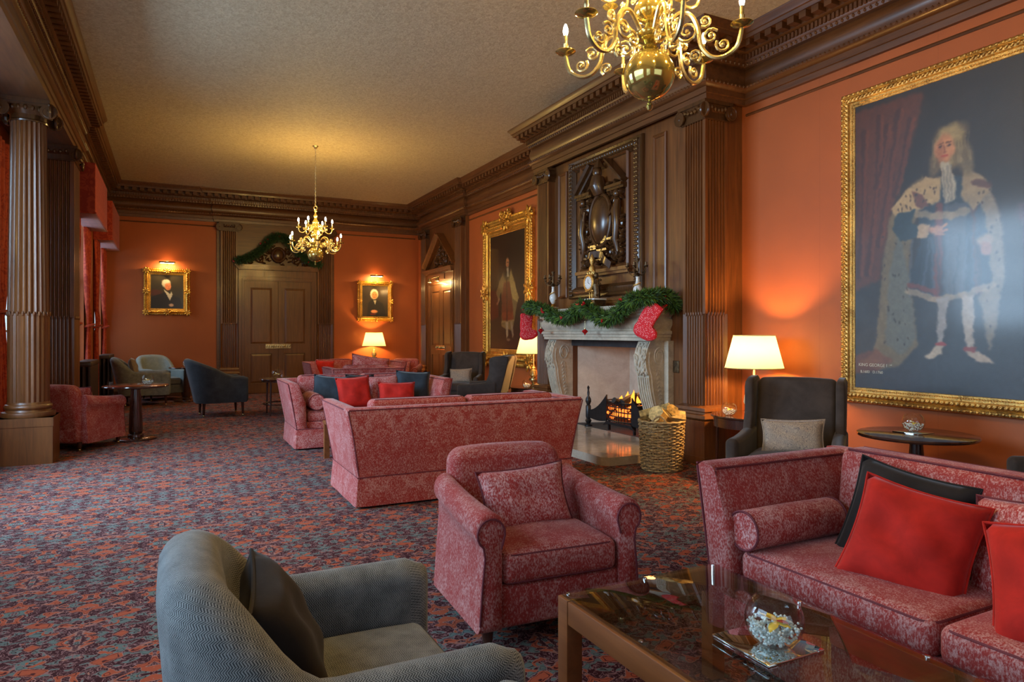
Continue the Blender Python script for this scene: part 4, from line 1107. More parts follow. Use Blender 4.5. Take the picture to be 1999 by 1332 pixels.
# -------- tub chairs
def tub_chair(label, mat, pipe, loc, rz, W=.94, D=.92, Hb=.92, Ha=.66, th=.15, z0=.13, rc=.24, lean=.10, up=.30, legh=.15, group=None):
    t = thing('tub_armchair', label, 'armchair', loc, rz, group)
    hx = W/2-th/2; yf = -D/2+th*.2; yb = D/2-th/2; path = []
    n1 = 12
    for i in range(n1): path.append((-hx, yf+(yb-rc-yf)*i/n1))
    for i in range(9): a = PI-PI/2*i/8; path.append((-hx+rc+rc*math.cos(a), yb-rc+rc*math.sin(a)))
    for i in range(1, 8): path.append((-hx+rc+(2*hx-2*rc)*i/8, yb))
    for i in range(9): a = PI/2-PI/2*i/8; path.append((hx-rc+rc*math.cos(a), yb-rc+rc*math.sin(a)))
    for i in range(1, n1+1): path.append((hx, yb-rc+(yf-(yb-rc))*i/n1))
    n = len(path); secs = []
    for i in range(n):
        p = Vector(path[i]); a = Vector(path[max(i-1, 0)]); b = Vector(path[min(i+1, n-1)]); d = (b-a).normalized(); nn = Vector((-d.y, d.x))
        f = (p.y-yf)/(yb-yf); s_ = max(0, min(1, (f-(1-up))/(up))); s_ = s_*s_*(3-2*s_)
        arch = 1-.10*(abs(p.x)/hx)**2 if s_ > 0 else 1
        h = Ha+(Hb-Ha)*s_*(1-.28*(abs(p.x)/hx)**3)
        k = 1.0
        e = min(i, n-1-i); kk = {0: .80, 1: .97}.get(e, 1.0)
        tt = th*(1+.15*s_); tw = tt/2*kk; bot = z0; htop = h-(0 if e else .02)
        sec = [(-tw*.8, bot), (tw*.8, bot), (tw*.9, bot+.15), (tw, htop-tw)]+[(tw*math.cos(math.radians(q)), htop-tw+tw*math.sin(math.radians(q))) for q in range(20, 180, 20)]+[(-tw, htop-tw), (-tw*.9, bot+.15)]
        secs.append([(p.x+nn.x*(o+lean*s_*max(0, (z-.3))/.6), p.y+nn.y*(o+lean*1.3*s_*max(0, (z-.3))/.6), z) for o, z in sec])
    # path runs left-front -> back -> right-front: left normal points outward
    # rounded front ends
    def shrink(sec, k, dy): 
        cx = sum(q[0] for q in sec)/len(sec); cz = sum(q[2] for q in sec)/len(sec)
        return [(cx+(q[0]-cx)*k, q[1]+dy, cz+(q[2]-cz)*(1-(1-k)*.3)) for q in sec]
    secs = [shrink(secs[0], .55, -.035), shrink(secs[0], .85, -.022)]+secs+[shrink(secs[-1], .85, -.022), shrink(secs[-1], .55, -.035)]
    cloth_secs(obj('shell', MB().loft(secs), mat, t, True, 70), secs)
    cloth_xyz(obj('seat_base', MB().rbox((0, -.02, z0+.09), (W-th*1.5, D-th*1.1, .20), .03, 2, 2), mat, t, True, 60))
    seat_cushion(t, (0, -.065, z0+.255), W-2*th-.01, D-th-.06, .15, mat, pipe, .03)
    legs(t, [(-hx+.02, yf+.06), (hx-.02, yf+.06), (-hx+.12, yb-.08), (hx-.12, yb-.08)], legh, .028, .018, castor=True, splay=.01)
    return t
g1 = tub_chair('grey herringbone armchair in the left foreground, with a black cushion', 'grey', 'greypipe', (.43, 2.06, 0), SR(90), W=.93, D=.84, Hb=.915, Ha=.66, th=.145, up=.36, lean=.03)
dup(g1, (.50, 1.0, 0), SR(105), 'second grey herringbone armchair, only its arm showing at the bottom edge')
cushion('black square cushion propped in the grey herringbone armchair', .42, .40, .15, 'black', (.29, 2.08, .62), (SR(-26), SR(-6), SR(84)))
tub_chair('dark slate tub armchair with castors, standing left of the double door', 'darkgrey', 'darkgrey', (.78, 13.55, 0), SR(96), W=.80, D=.84, Hb=1.04, Ha=.72, th=.11, z0=.25, up=.80, lean=.10, legh=.27)
tub_chair('pale sage tub armchair against the far wall, under the portrait of a man', 'sage', 'greypipe', (-.22, 17.30, 0), SR(25), W=.84, D=.80, Hb=1.0, Ha=.70, th=.12, z0=.16, legh=.18)
g2 = tub_chair('grey armchair seen side-on by the far windows', 'grey', 'greypipe', (-.50, 16.20, 0), SR(90), W=.84, D=.95, Hb=1.0, Ha=.70, th=.13, z0=.22, legh=.24)
cushion('mustard grey cushion in the armchair by the far windows', .46, .36, .14, 'paisley', (-.71, 16.2, .80), (SR(-15), 0, SR(90)))

# ================================================================ TABLES, LAMPS, BOWLS
t = thing('coffee_table', 'glass-topped wooden coffee table in front of the pink sofa', 'coffee table', (1.755, 1.58, 0))
hx, hy, zt = .400, .735, .48
for sx in (-1, 1):
    for sy in (-1, 1):
        x, y = sx*(hx-.035), sy*(hy-.035); obj('leg', MB().rbox((x, y, .236), (.07, .07, .472), .004, 1, 1), 'table', t, True, 30)
for sx in (-1, 1): obj('rail', MB().rbox((sx*(hx-.02), 0, .425), (.035, 2*hy-.14, .09), .004, 1, 1), 'table', t, True, 30)
for sy in (-1, 1): obj('rail', MB().rbox((0, sy*(hy-.02), .425), (2*hx-.14, .035, .09), .004, 1, 1), 'table', t, True, 30)
g = obj('glass_top', MB().rbox((0, 0, .4775), (2*hx-.02, 2*hy-.02, .009), .003, 1, 1), 'tglass', t, True, 30)
m = MB()
for sx in (-1, 1):
    for y in (-hy+.03, -hy/3, hy/3, hy-.03): m.lathe([(.001, 0), (.009, 0), (.008, .004), (.001, .005)], (sx*(hx-.03), y, .482), 10)
for sy in (-1, 1): m.lathe([(.001, 0), (.009, 0), (.008, .004), (.001, .005)], (0, sy*(hy-.03), .482), 10)
obj('glass_stud', m, 'chrome', g)
tag(obj('mirror_mat', MB().rbox((1.742, 1.625, .4865), (.245, .245, .008), .003, 1, 1), 'mirror', None, True, 30), 'square mirrored mat under the glass bowl, coffee table', 'mirror')

def petal(m, c, L, w, az, el, curl=.3):
    secs = []; n = 7
    d = Vector((math.cos(az)*math.cos(el), math.sin(az)*math.cos(el), math.sin(el))); s_ = Vector((-math.sin(az), math.cos(az), 0)); up = d.cross(s_)
    for i in range(n+1):
        u = i/n; p = Vector(c)+d*L*u-up*curl*L*u*u; ww = w*math.sin(PI*min(.97, .08+u*.9))
        secs.append([tuple(p-s_*ww-up*.15*ww), tuple(p+up*.05*ww), tuple(p+s_*ww-up*.15*ww), tuple(p+up*.05*ww+up*.0015)])
    m.loft(secs)
def bowl(label, loc, R=.09, rz=0.0, nb=420, beads=True, mirror=False, open_flower=False, group=None):
    t = thing('glass_bowl', label, 'glass bowl', loc, rz, group)
    pr = []; inn = []
    for i in range(15):
        a = math.radians(-66+118*i/14); pr.append((R*math.cos(a), R*math.sin(a)+R*.914))
        inn.append(((R-.002)*math.cos(a), (R-.002)*math.sin(a)+R*.914))
    m = MB().lathe([(.001, 0)]+pr+inn[::-1]+[(.001, .006)], seg=40)
    obj('glass', m, 'glass', t, True, 60)
    m = MB(); rnd = random.Random(9); k = 0; br_ = R*.052; top = R*.82
    if beads:
        while k < nb:
            x, y, z = rnd.uniform(-R, R), rnd.uniform(-R, R), rnd.uniform(.012, top)
            if x*x+y*y+(z-R*.914)**2 > (R-br_-.004)**2: continue
            m.ball((x, y, z), br_*rnd.uniform(.8, 1.15), seg=7, rings=5); k += 1
        b = obj('beads', m, 'beadw', t); b['kind'] = 'stuff'
    m = MB(); fz = top+.004
    for az, el, L in ((2.6, .75, .62), (3.6, .15, .75), (.1, .35, .5), (1.4, .5, .5), (5.0, .15, .5)): petal(m, (0, -R*.1, fz), R*L, R*.16, az, el)
    f = obj('orchid', m, 'yellow', t)
    m = MB(); petal(m, (0, -R*.12, fz+.004), R*.34, R*.14, 5.2, .5, .6); obj('orchid_lip', m, 'maroon', f)
    return t
bowl('round glass bowl of beads with a yellow orchid on the coffee table mirror', (1.742, 1.595, .491), .092)
def mini(label, loc, R=.075, **k): return bowl(label, loc, R, nb=150, **k)

def pedestal_table(label, loc, R, H, name='pedestal_table', colr=.055, base=.24, group=None):
    t = thing(name, label, 'table', loc, 0, group)
    obj('table_top', MB().lathe([(.001, H-.032), (R*.93, H-.032), (R*.985, H-.026), (R, H-.014), (R*.99, H-.003), (R*.97, H), (.001, H)], seg=48), 'mahogtop', t, True, 40)
    obj('column', MB().lathe([(colr*.8, .035), (colr*1.5, .04), (colr*1.45, .07), (colr*1.1, .085), (colr*1.25, .10), (colr*1.3, .13), (colr, H*.75), (colr*.85, H-.06), (colr*1.3, H-.04), (colr*1.3, H-.033)], seg=20), 'mahog', t, True, 40)
    obj('foot', MB().lathe([(.001, 0), (base, 0), (base, .018), (base*.9, .03), (base*.4, .036), (.001, .036)], seg=36), 'mahog', t, True, 40)
    return t
pedestal_table('dark round pedestal table under the large portrait at the right', (5.42, 3.50, 0), .44, .68, base=.26)
tag(obj('mirror_mat', MB().rbox((5.45, 3.545, .6845), (.22, .22, .008), .003, 1, 1), 'mirror', None, True, 30), 'small mirrored square under the bowl, dark round table', 'mirror')
mini('glass bowl with yellow orchid on the dark round table under the large portrait', (5.45, 3.545, .689), .085)
pt = pedestal_table('round mahogany pedestal table beside the pink armchair, left side', (-.45, 10.97, 0), .42, .765, base=.27, colr=.07)
mini('glass bowl with yellow flowers on the left round pedestal table', (-.30, 10.92, .766), .08)
tag(obj('votive_glass', MB().lathe([(.001, 0), (.034, 0), (.038, .06), (.035, .06), (.031, .008), (.001, .008)], (-.76, 10.87, .766), 18), 'glass'), 'small empty glass dish at the left edge of the round pedestal table', 'dish')
pedestal_table('dark round table between the grey chairs by the far wall', (.30, 16.62, 0), .36, .75, base=.26, colr=.06)
mini('round glass bowl on the dark table by the far wall', (.30, 16.60, .751), .09)

def legged_round(label, loc, R, H, ap, mat='mahog', top='mahogtop', ring=False, name='drum_table', nleg=4, a0=.6):
    t = thing(name, label, 'table', loc)
    obj('table_top', MB().lathe([(.001, H-.022), (R, H-.022), (R+.008, H-.012), (R, H), (.001, H)], seg=48), top, t, True, 40)
    obj('apron', MB().lathe([(R*.5, H-.022-ap), (R*.95, H-.022-ap), (R*.95, H-.0225), (R*.5, H-.0225)], seg=48), mat, t, True, 40)
    for k in range(nleg):
        a = a0+2*PI*k/nleg; x, y = R*.86*math.cos(a), R*.86*math.sin(a)
        obj('leg', MB().tube([(x*1.04, y*1.04, 0), (x, y, H-.03-ap*.3)], [.014, .021], 8), mat, t)
    if ring: obj('stretcher', MB().tube([(R*.86*math.cos(a*PI/16), R*.86*math.sin(a*PI/16), .20) for a in range(32)], .013, 6, True), mat, t)
    return t
legged_round('round drum table with deep apron beside the fluted pier, under the lit lamp', (5.60, 5.40, 0), .445, .62, .10)
legged_round('small round side table left of the fireplace, holding the lit lamp', (5.60, 10.48, 0), .37, .56, .08)
legged_round('small round wooden table with a ring stretcher, before the double door', (1.86, 13.20, 0), .42, .66, .035, ring=True, name='occasional_table', a0=PI/4)
mini('clear glass bowl on the small round table before the double door', (1.72, 12.98, .661), .105, beads=False)
mini('bead-filled glass bowl glowing beside the lamp on the drum table', (5.30, 5.46, .621), .08)
mini('bead-filled glass bowl on the side table left of the fireplace', (5.42, 10.30, .561), .08)
# console table under the far portrait
t = thing('console_table', 'narrow console table carrying the lit lamp under the portrait of a woman', 'table', (4.76, 17.66, 0))
obj('table_top', MB().rbox((0, 0, .70), (1.0, .40, .03), .008, 2, 1), 'mahogtop', t); obj('apron', MB().box(-.46, .46, -.17, .17, .60, .684), 'mahog', t, False)
for sx in (-.44, .44):
    for sy in (-.15, .15): obj('leg', MB().tube([(sx, sy, 0), (sx, sy, .60)], [.016, .024], 8), 'mahog', t)
# low table between the two middle sofas
t = thing('coffee_table', 'low wooden table mostly hidden between the two facing sofas', 'coffee table', (2.45, 7.95, 0))
obj('table_top', MB().rbox((0, 0, .435), (1.66, .78, .03), .006, 1, 1), 'table', t)
for sx in (-.79, .79):
    for sy in (-.35, .35): obj('leg', MB().box(sx-.03, sx+.03, sy-.03, sy+.03, 0, .42), 'table', t, False)

def lamp(label, loc, kind, rb=.305, rt=.215, hs=.35, zs=.42, power=None):
    """zs: height of the bottom of the shade above the table"""
    t = thing('table_lamp', label, 'lamp', loc)
    b = zs
    if kind == 'gold':
        pr = [(.001, 0), (.085, 0), (.088, .02), (.06, .035), (.03, .05), (.035, .07), (.075, .09), (.085, .12), (.075, .15), (.045, .16), (.05, .18), (.075, .20), (.06, .27), (.035, .31), (.04, .325), (.03, .34), (.012, .36), (.010, b+.05), (.001, b+.05)]
        mt = 'brassd'
    else:
        pr = [(.001, 0), (.10, 0), (.10, .025), (.07, .04), (.06, .06), (.085, .08), (.11, .13), (.10, .20), (.07, .26), (.045, .30), (.05, .32), (.03, .34), (.012, .37), (.010, b+.05), (.001, b+.05)]
        mt = 'cream'
    obj('lamp_base', MB().lathe(pr, seg=28), mt, t, True, 50)
    n = 40; m = MB(); secs = []
    for (r, z) in ((rb, b), ((rb+rt)/2, b+hs/2), (rt, b+hs)): secs.append([(r*math.cos(2*PI*k/n), r*math.sin(2*PI*k/n), z) for k in range(n)])
    m.loft(secs, cap=False); sh = obj('lamp_shade', m, 'shade', t)
    m = MB()
    for r, z in ((rb, b), (rt, b+hs)): m.tube([(r*math.cos(2*PI*k/n), r*math.sin(2*PI*k/n), z) for k in range(n)], .005, 6, True)
    obj('rim', m, 'shade', sh)
    obj('harp', MB().tube([(0, 0, b+.05), (0, 0, b+hs-.04)], .004, 6).tube([(-rt, 0, b+hs-.005), (0, 0, b+hs-.03), (rt, 0, b+hs-.005)], .003, 5), 'brassd', t)
    obj('bulb', MB().ball((0, 0, b+hs*.45), .035, .035, .05, 12, 8), 'bulb', t)
    p = point('lamp_light', (0, 0, b+hs*.45), power or LAMP_P, (1.0, .50, .13), .05, t)
    return t
lamp('lit table lamp with a cream shade on the drum table beside the fluted pier', (5.64, 5.44, .621), 'white', zs=.50, power=95)
lamp('lit brass table lamp on the side table left of the fireplace', (5.64, 10.46, .561), 'gold', zs=.58)
lamp('lit brass table lamp under the portrait of a woman on the far wall', (4.76, 17.66, .716), 'gold', zs=.44)

# ---------------------------------------------------------------- log basket
t = thing('log_basket', 'round woven willow basket of logs beside the hearth', 'basket', (4.82, 5.98, 0))
m = MB(); NS = 26; nr = 27
for i in range(nr):
    z = .018+.50*i/(nr-1); R0 = .215+.025*(z/.52)
    pts = []
    for k in range(NS*4):
        a = 2*PI*k/(NS*4); pts.append(((R0+.009*math.cos(NS/2*a+PI*i))*math.cos(a), (R0+.009*math.cos(NS/2*a+PI*i))*math.sin(a), z+.004*math.sin(a*3+i*2.1)))
    m.tube(pts, .0095, 5, True)
for k in range(NS):
    a = 2*PI*(k+.0)/NS; m.tube([(.215*math.cos(a), .215*math.sin(a), .01), (.24*math.cos(a), .24*math.sin(a), .54)], .006, 5)
m.tube([(.243*math.cos(a*PI/20), .243*math.sin(a*PI/20), .535+.004*math.sin(a*2.2)) for a in range(40)], .017, 6, True)
m.lathe([(.001, .0), (.21, .0), (.21, .012), (.001, .012)], seg=24)
obj('weave', m, 'wicker', t, True, 60)
for a0 in (-2.35, .8):
    m = MB().tube([(.245*math.cos(a0+q*.32), .245*math.sin(a0+q*.32), .535+.075*(1-q*q)) for q in [-1+2*i/10 for i in range(11)]], .012, 6); obj('handle', m, 'wicker', t)
for k, (x, y, z, L, r_, rz_, ry_) in enumerate(((-.06, -.06, .57, .30, .080, .5, .45), (.08, .03, .58, .36, .070, 1.4, .5), (-.02, .08, .62, .34, .068, 2.4, .30), (.07, -.10, .60, .26, .060, -.4, .15), (.0, .0, .44, .34, .09, 1.0, .1))):
    n = 11; rnd = random.Random(k+5); base = [r_*(1+rnd.uniform(-.22, .18)) for _ in range(n)]
    secs = [[(u*L/2, base[j]*math.cos(2*PI*j/n)*(1+.05*u), base[j]*math.sin(2*PI*j/n)) for j in range(n)] for u in (-1, -.5, 0, .5, 1)]
    lb = ['split log leaning at the left of the basket', 'mossy log sticking out at the right of the basket', 'split log at the back of the basket', 'short log lying on top at the front of the basket', 'log low down inside the willow basket'][k]
    o = tag(obj('firewood_log', MB().loft(secs), 'logend' if k in (0, 3) else 'bark'), lb, 'log', 'logs in the willow basket'); o.location = (4.82+x, 5.98+y, z); o.rotation_euler = (0, ry_, rz_)

# ---------------------------------------------------------------- garlands
def garland(label, pts, R, nleaf, seed, deco=True, lt='pine'):
    P = catmull(pts, 10); t = thing('fir_garland', label, 'garland', (0, 0, 0)); rnd = random.Random(seed)
    for nm, mat, N in (('foliage', lt, nleaf), ('dark_foliage', 'pined', nleaf//2)):
        m = MB()
        for k in range(N):
            i = rnd.randrange(len(P)-1); c = Vector(P[i]).lerp(Vector(P[i+1]), rnd.random())
            d = Vector((rnd.gauss(0, 1), rnd.gauss(0, 1), rnd.gauss(0, 1))).normalized(); r0 = rnd.random()*R*.5; L = rnd.uniform(.55, 1.0)*R
            a = c+d*r0; b = c+d*(r0+L)+Vector((0, 0, -.2*L)); s_ = d.orthogonal().normalized()*.0065; u_ = d.cross(s_).normalized()*.0045
            md = a.lerp(b, .45)
            m.add([a, md+s_*1.5, b, md-s_*1.5, md+u_*1.5, md-u_*1.5], [(0,1,4),(1,2,4),(2,3,4),(3,0,4),(1,0,5),(2,1,5),(3,2,5),(0,3,5)])
        obj(nm, m, mat, t, False, recalc=False)
    obj('stem', MB().tube(P[::3]+[P[-1]], .012, 5), 'pined', t)
    if deco:
        m = MB()
        for k in range(12):
            i = rnd.randrange(len(P)); c = Vector(P[i])+Vector((-R*.75, rnd.uniform(-R, R)*.5, rnd.uniform(-R, R)*.6)); 
            for q in range(3): m.ball(tuple(c+Vector((rnd.uniform(-.02, .02), rnd.uniform(-.02, .02), rnd.uniform(-.02, .02)))), .016, seg=7, rings=5)
        obj('berries', m, 'redg', t)
    return t
MX = 5.10     # front of the mantel shelf
GPTS = [(5.12, 9.62, 1.90), (5.03, 9.44, 1.92), (5.03, 9.03, 1.86), (5.03, 8.72, 1.76), (5.03, 8.36, 1.72), (5.03, 8.08, 1.80), (5.03, 7.89, 1.88), (5.02, 7.67, 1.79), (5.02, 7.39, 1.69), (5.02, 7.11, 1.74), (5.03, 6.93, 1.86), (5.05, 6.74, 1.92), (5.12, 6.60, 1.94), (5.30, 6.60, 1.95), (5.44, 6.60, 1.93), (5.52, 6.60, 1.84)]
garland('green fir garland swagged along the stone mantel shelf', GPTS, .115, 7600, 1)
garland('dark fir garland draped over the pediment of the far double door', [(1.44, 17.74, 3.26), (1.75, 17.72, 3.38), (2.0, 17.72, 3.58), (2.2, 17.72, 3.82), (2.39, 17.74, 3.90), (2.58, 17.72, 3.82), (2.8, 17.72, 3.60), (3.05, 17.72, 3.38), (3.36, 17.74, 3.24)], .13, 3600, 2, lt='pined')

def ornament(label, loc, L=.10):
    t = thing('bauble', label, 'ornament', loc, 0, 'red baubles hanging from the mantel garland')
    obj('ball', MB().lathe([(.001, -.055), (.006, -.05), (.010, -.035), (.035, -.012), (.042, 0), (.035, .012), (.012, .028), (.001, .032)], seg=18), 'redg', t)
    obj('cap', MB().lathe([(.001, .028), (.012, .028), (.010, .042), (.001, .044)], seg=10).tube([(0, 0, .04), (0, 0, .04+L)], .002, 4), 'brassd', t)
ornament('red bauble hanging from the garland at the left end of the mantel', (MX-.11, 9.03, 1.535))
ornament('red bauble hanging from the garland in the middle of the mantel', (MX-.11, 7.80, 1.52))
t = thing('bell_ornament', 'small gold bell hanging from the garland beside the stocking', 'ornament', (MX-.10, 7.10, 1.72))
obj('bell', MB().lathe([(.001, .05), (.012, .045), (.018, .02), (.032, 0), (.001, .004)], seg=14).tube([(0, 0, .05), (0, 0, .14)], .002, 4), 'gold', t)

def stocking(label, loc, rz, k=1.0, roll=0.0):
    t = thing('christmas_stocking', label, 'stocking', loc, rz)
    t.rotation_euler = (0, roll, rz)
    ol = [(-.10, 0), (.10, 0), (.105, -.10), (.10, -.22), (.085, -.30), (.09, -.36), (.06, -.42), (.0, -.44), (-.06, -.43), (-.14, -.41), (-.20, -.36), (-.215, -.31), (-.19, -.27), (-.13, -.255), (-.105, -.22), (-.10, -.10)]
    ol = [(-x*k, z*k) for x, z in ol]; cx, cz = .02*k, -.2*k
    P2 = catmull([(x, 0, z) for x, z in ol]+[(ol[0][0], 0, ol[0][1])], 3)[:-1]
    secs = [[(cx+(x-cx)*q, y, cz+(z-cz)*q) for x, _, z in P2] for y, q in ((-.028, .80), (-.022, .93), (0, 1.0), (.022, .93), (.028, .80))]
    obj('sock', MB().loft(secs), 'stocking', t, True, 60)
    obj('hanging_loop', MB().tube([(.08*k, 0, -.005), (.085*k, .06, .05), (.065*k, .09, .05), (.06*k, 0, .0)], .004, 5), 'redg', t)
stocking('white-spotted red Christmas stocking hanging from the near end of the mantel', (5.19, 6.52, 1.84), SR(-62), 1.05, SR(36))
stocking('red Christmas stocking hanging off the far left end of the mantel', (MX-.02, 9.64, 1.80), SR(-20), .95, SR(6))

# ---------------------------------------------------------------- mantel clock and candelabra
SZ = 1.852
t = thing('mantel_clock', 'ornate white marble and gilt clock standing on the mantel', 'clock', (5.38, 8.20, SZ), -PI/2)
m = MB(); m.rbox((0, 0, .055), (.36, .20, .11), .012, 2, 2)
obj('base', m, 'bronze', t); obj('marble_slab', MB().rbox((0, 0, .122), (.38, .21, .022), .004, 1, 1), 'white', t)
m = MB()
for x in (-.06, 0, .06): m.lathe([(.02, .133), (.012, .15), (.012, .215), (.02, .23)], (x-.02, 0, 0), 10)
m.rbox((-.02, 0, .245), (.20, .12, .03), .008, 2, 1)
m.tube([(-.02+.105*math.cos(a*PI/12), -.055, .36+.105*math.sin(a*PI/12)) for a in range(24)], .022, 7, True)
m.xf(Matrix.Identity(4)); st = len(m.v); m.lathe([(.001, -.06), (.10, -.06), (.10, .05), (.001, .05)], (0, 0, 0), 24); m.xf(Matrix.Translation((-.02, 0, .36)) @ Matrix.Rotation(PI/2, 4, 'X'), st)
m.lathe([(.04, .46), (.03, .50), (.05, .53), (.045, .58), (.02, .62), (.035, .66), (.04, .70), (.02, .75), (.001, .78)], (-.02, 0, 0), 14)
for s_ in (-1, 1): m.tube(spiral((-.02+s_*.06, -.02, .50), .035, .010, 0, 1.3, 12, 'XZ', s_), .012, 6)
obj('case', m, 'gold2', t)
m = MB(); m.lathe([(.001, -.004), (.088, -.004), (.088, .004), (.001, .004)], (0, 0, 0), 28); m.xf(Matrix.Translation((-.02, -.064, .36)) @ Matrix.Rotation(PI/2, 4, 'X'))
d = obj('dial', m, 'white', t)
m = MB().cbox((-.02, -.071, .385), .006, .002, .055).cbox((-.002, -.071, .352), .045, .002, .006, 0, 0, .4)
for k in range(12): m.cbox((-.02+.072*math.sin(k*PI/6), -.070, .36+.072*math.cos(k*PI/6)), .004, .002, .012, 0, 0, k*PI/6)
obj('hands_and_hours', m, 'black', d, False)
m = MB(); rn = random.Random(3)
m.tube([(.10, 0, .13), (.12, -.01, .22), (.10, -.01, .32), (.11, 0, .40)], [.05, .045, .05, .03], 8); m.ball((.10, -.01, .46), .035, .035, .042, 10, 7); m.tube([(.11, -.02, .38), (.05, -.05, .42), (.02, -.05, .46)], .014, 6)
for k in range(16): m.ball((.10+rn.uniform(-.06, .06), rn.uniform(-.04, .03), rn.uniform(.14, .42)), rn.uniform(.014, .028), seg=6, rings=4)
obj('bronze_figure', m, 'bronze', t)
m = MB()
for k in range(9): m.ball((-.15+k*.0375, -.105, .055), .014, .008, .03, 6, 4)
obj('gilt_mounts', m, 'gold', t)
def candelabrum(label, loc, hide=0):
    t = thing('candelabrum', label, 'candelabra', loc, -PI/2, 'pair of porcelain candelabra on the mantel')
    obj('foot', MB().rbox((0, 0, .02), (.12, .12, .04), .006, 1, 1).lathe([(.05, .04), (.055, .06), (.03, .075), (.022, .09), (.03, .10)], seg=14), 'gold2', t)
    obj('plinth_slab', MB().rbox((0, 0, .045), (.13, .13, .012), .003, 1, 1), 'white', t)
    obj('vase', MB().lathe([(.02, .10), (.04, .13), (.058, .18), (.055, .22), (.035, .26), (.024, .30), (.020, .35), (.026, .37)], seg=20), 'white', t)
    obj('garland_mount', MB().tube([(.058*math.cos(a), .058*math.sin(a), .15+.022*a) for a in [i*.4 for i in range(17)]], .008, 5), 'gold2', t)
    obj('stem', MB().lathe([(.022, .37), (.03, .39), (.012, .41), (.018, .46), (.010, .50), (.014, .56), (.03, .59), (.032, .605), (.01, .61)], seg=10), 'bronze', t)
    for k in range(5):
        a = 2*PI*k/5+.3; c, s_ = math.cos(a), math.sin(a)
        pts = catmull([(c*r_, s_*r_, z) for r_, z in ((.01, .42), (.06, .39), (.11, .42), (.13, .47), (.13, .50))], 4)
        ar = obj('branch', MB().tube(pts, .007, 5).lathe([(.008, .49), (.028, .505), (.028, .512), (.012, .515), (.016, .55), (.006, .55)], (c*.13, s_*.13, 0), 10), 'bronze', t)
        rn = random.Random(k)
        obj('leaf_ornament', MB().ball((c*.08+.01, s_*.08, .43), .02, .02, .014, 6, 4).ball((c*.12, s_*.12, .46), .014, seg=6, rings=4), 'bronze', ar)
    return t
candelabrum('bronze candelabrum with a white vase at the left end of the mantel', (5.36, 9.30, SZ))
candelabrum('bronze candelabrum with a white vase at the near end of the mantel', (5.36, 7.13, SZ))
tag(obj('bell_push', MB().rbox((0, 0, 0), (.015, .11, .15), .007, 2, 1), 'bronze', None, loc=(5.593, 6.66, 1.08)), 'small oval bell push plate on the panelling beside the fireplace', 'bell push')
t = thing('candlestick', 'short black candlestick on the table left of the fireplace', 'candlestick', (5.72, 10.20, .561))
obj('foot', MB().lathe([(.001, 0), (.05, 0), (.05, .01), (.02, .02), (.012, .06), (.018, .07), (.018, .075), (.001, .075)], seg=16), 'iron', t); obj('candle', MB().lathe([(.001, .075), (.011, .075), (.011, .16), (.001, .165)], seg=10), 'iron', t)

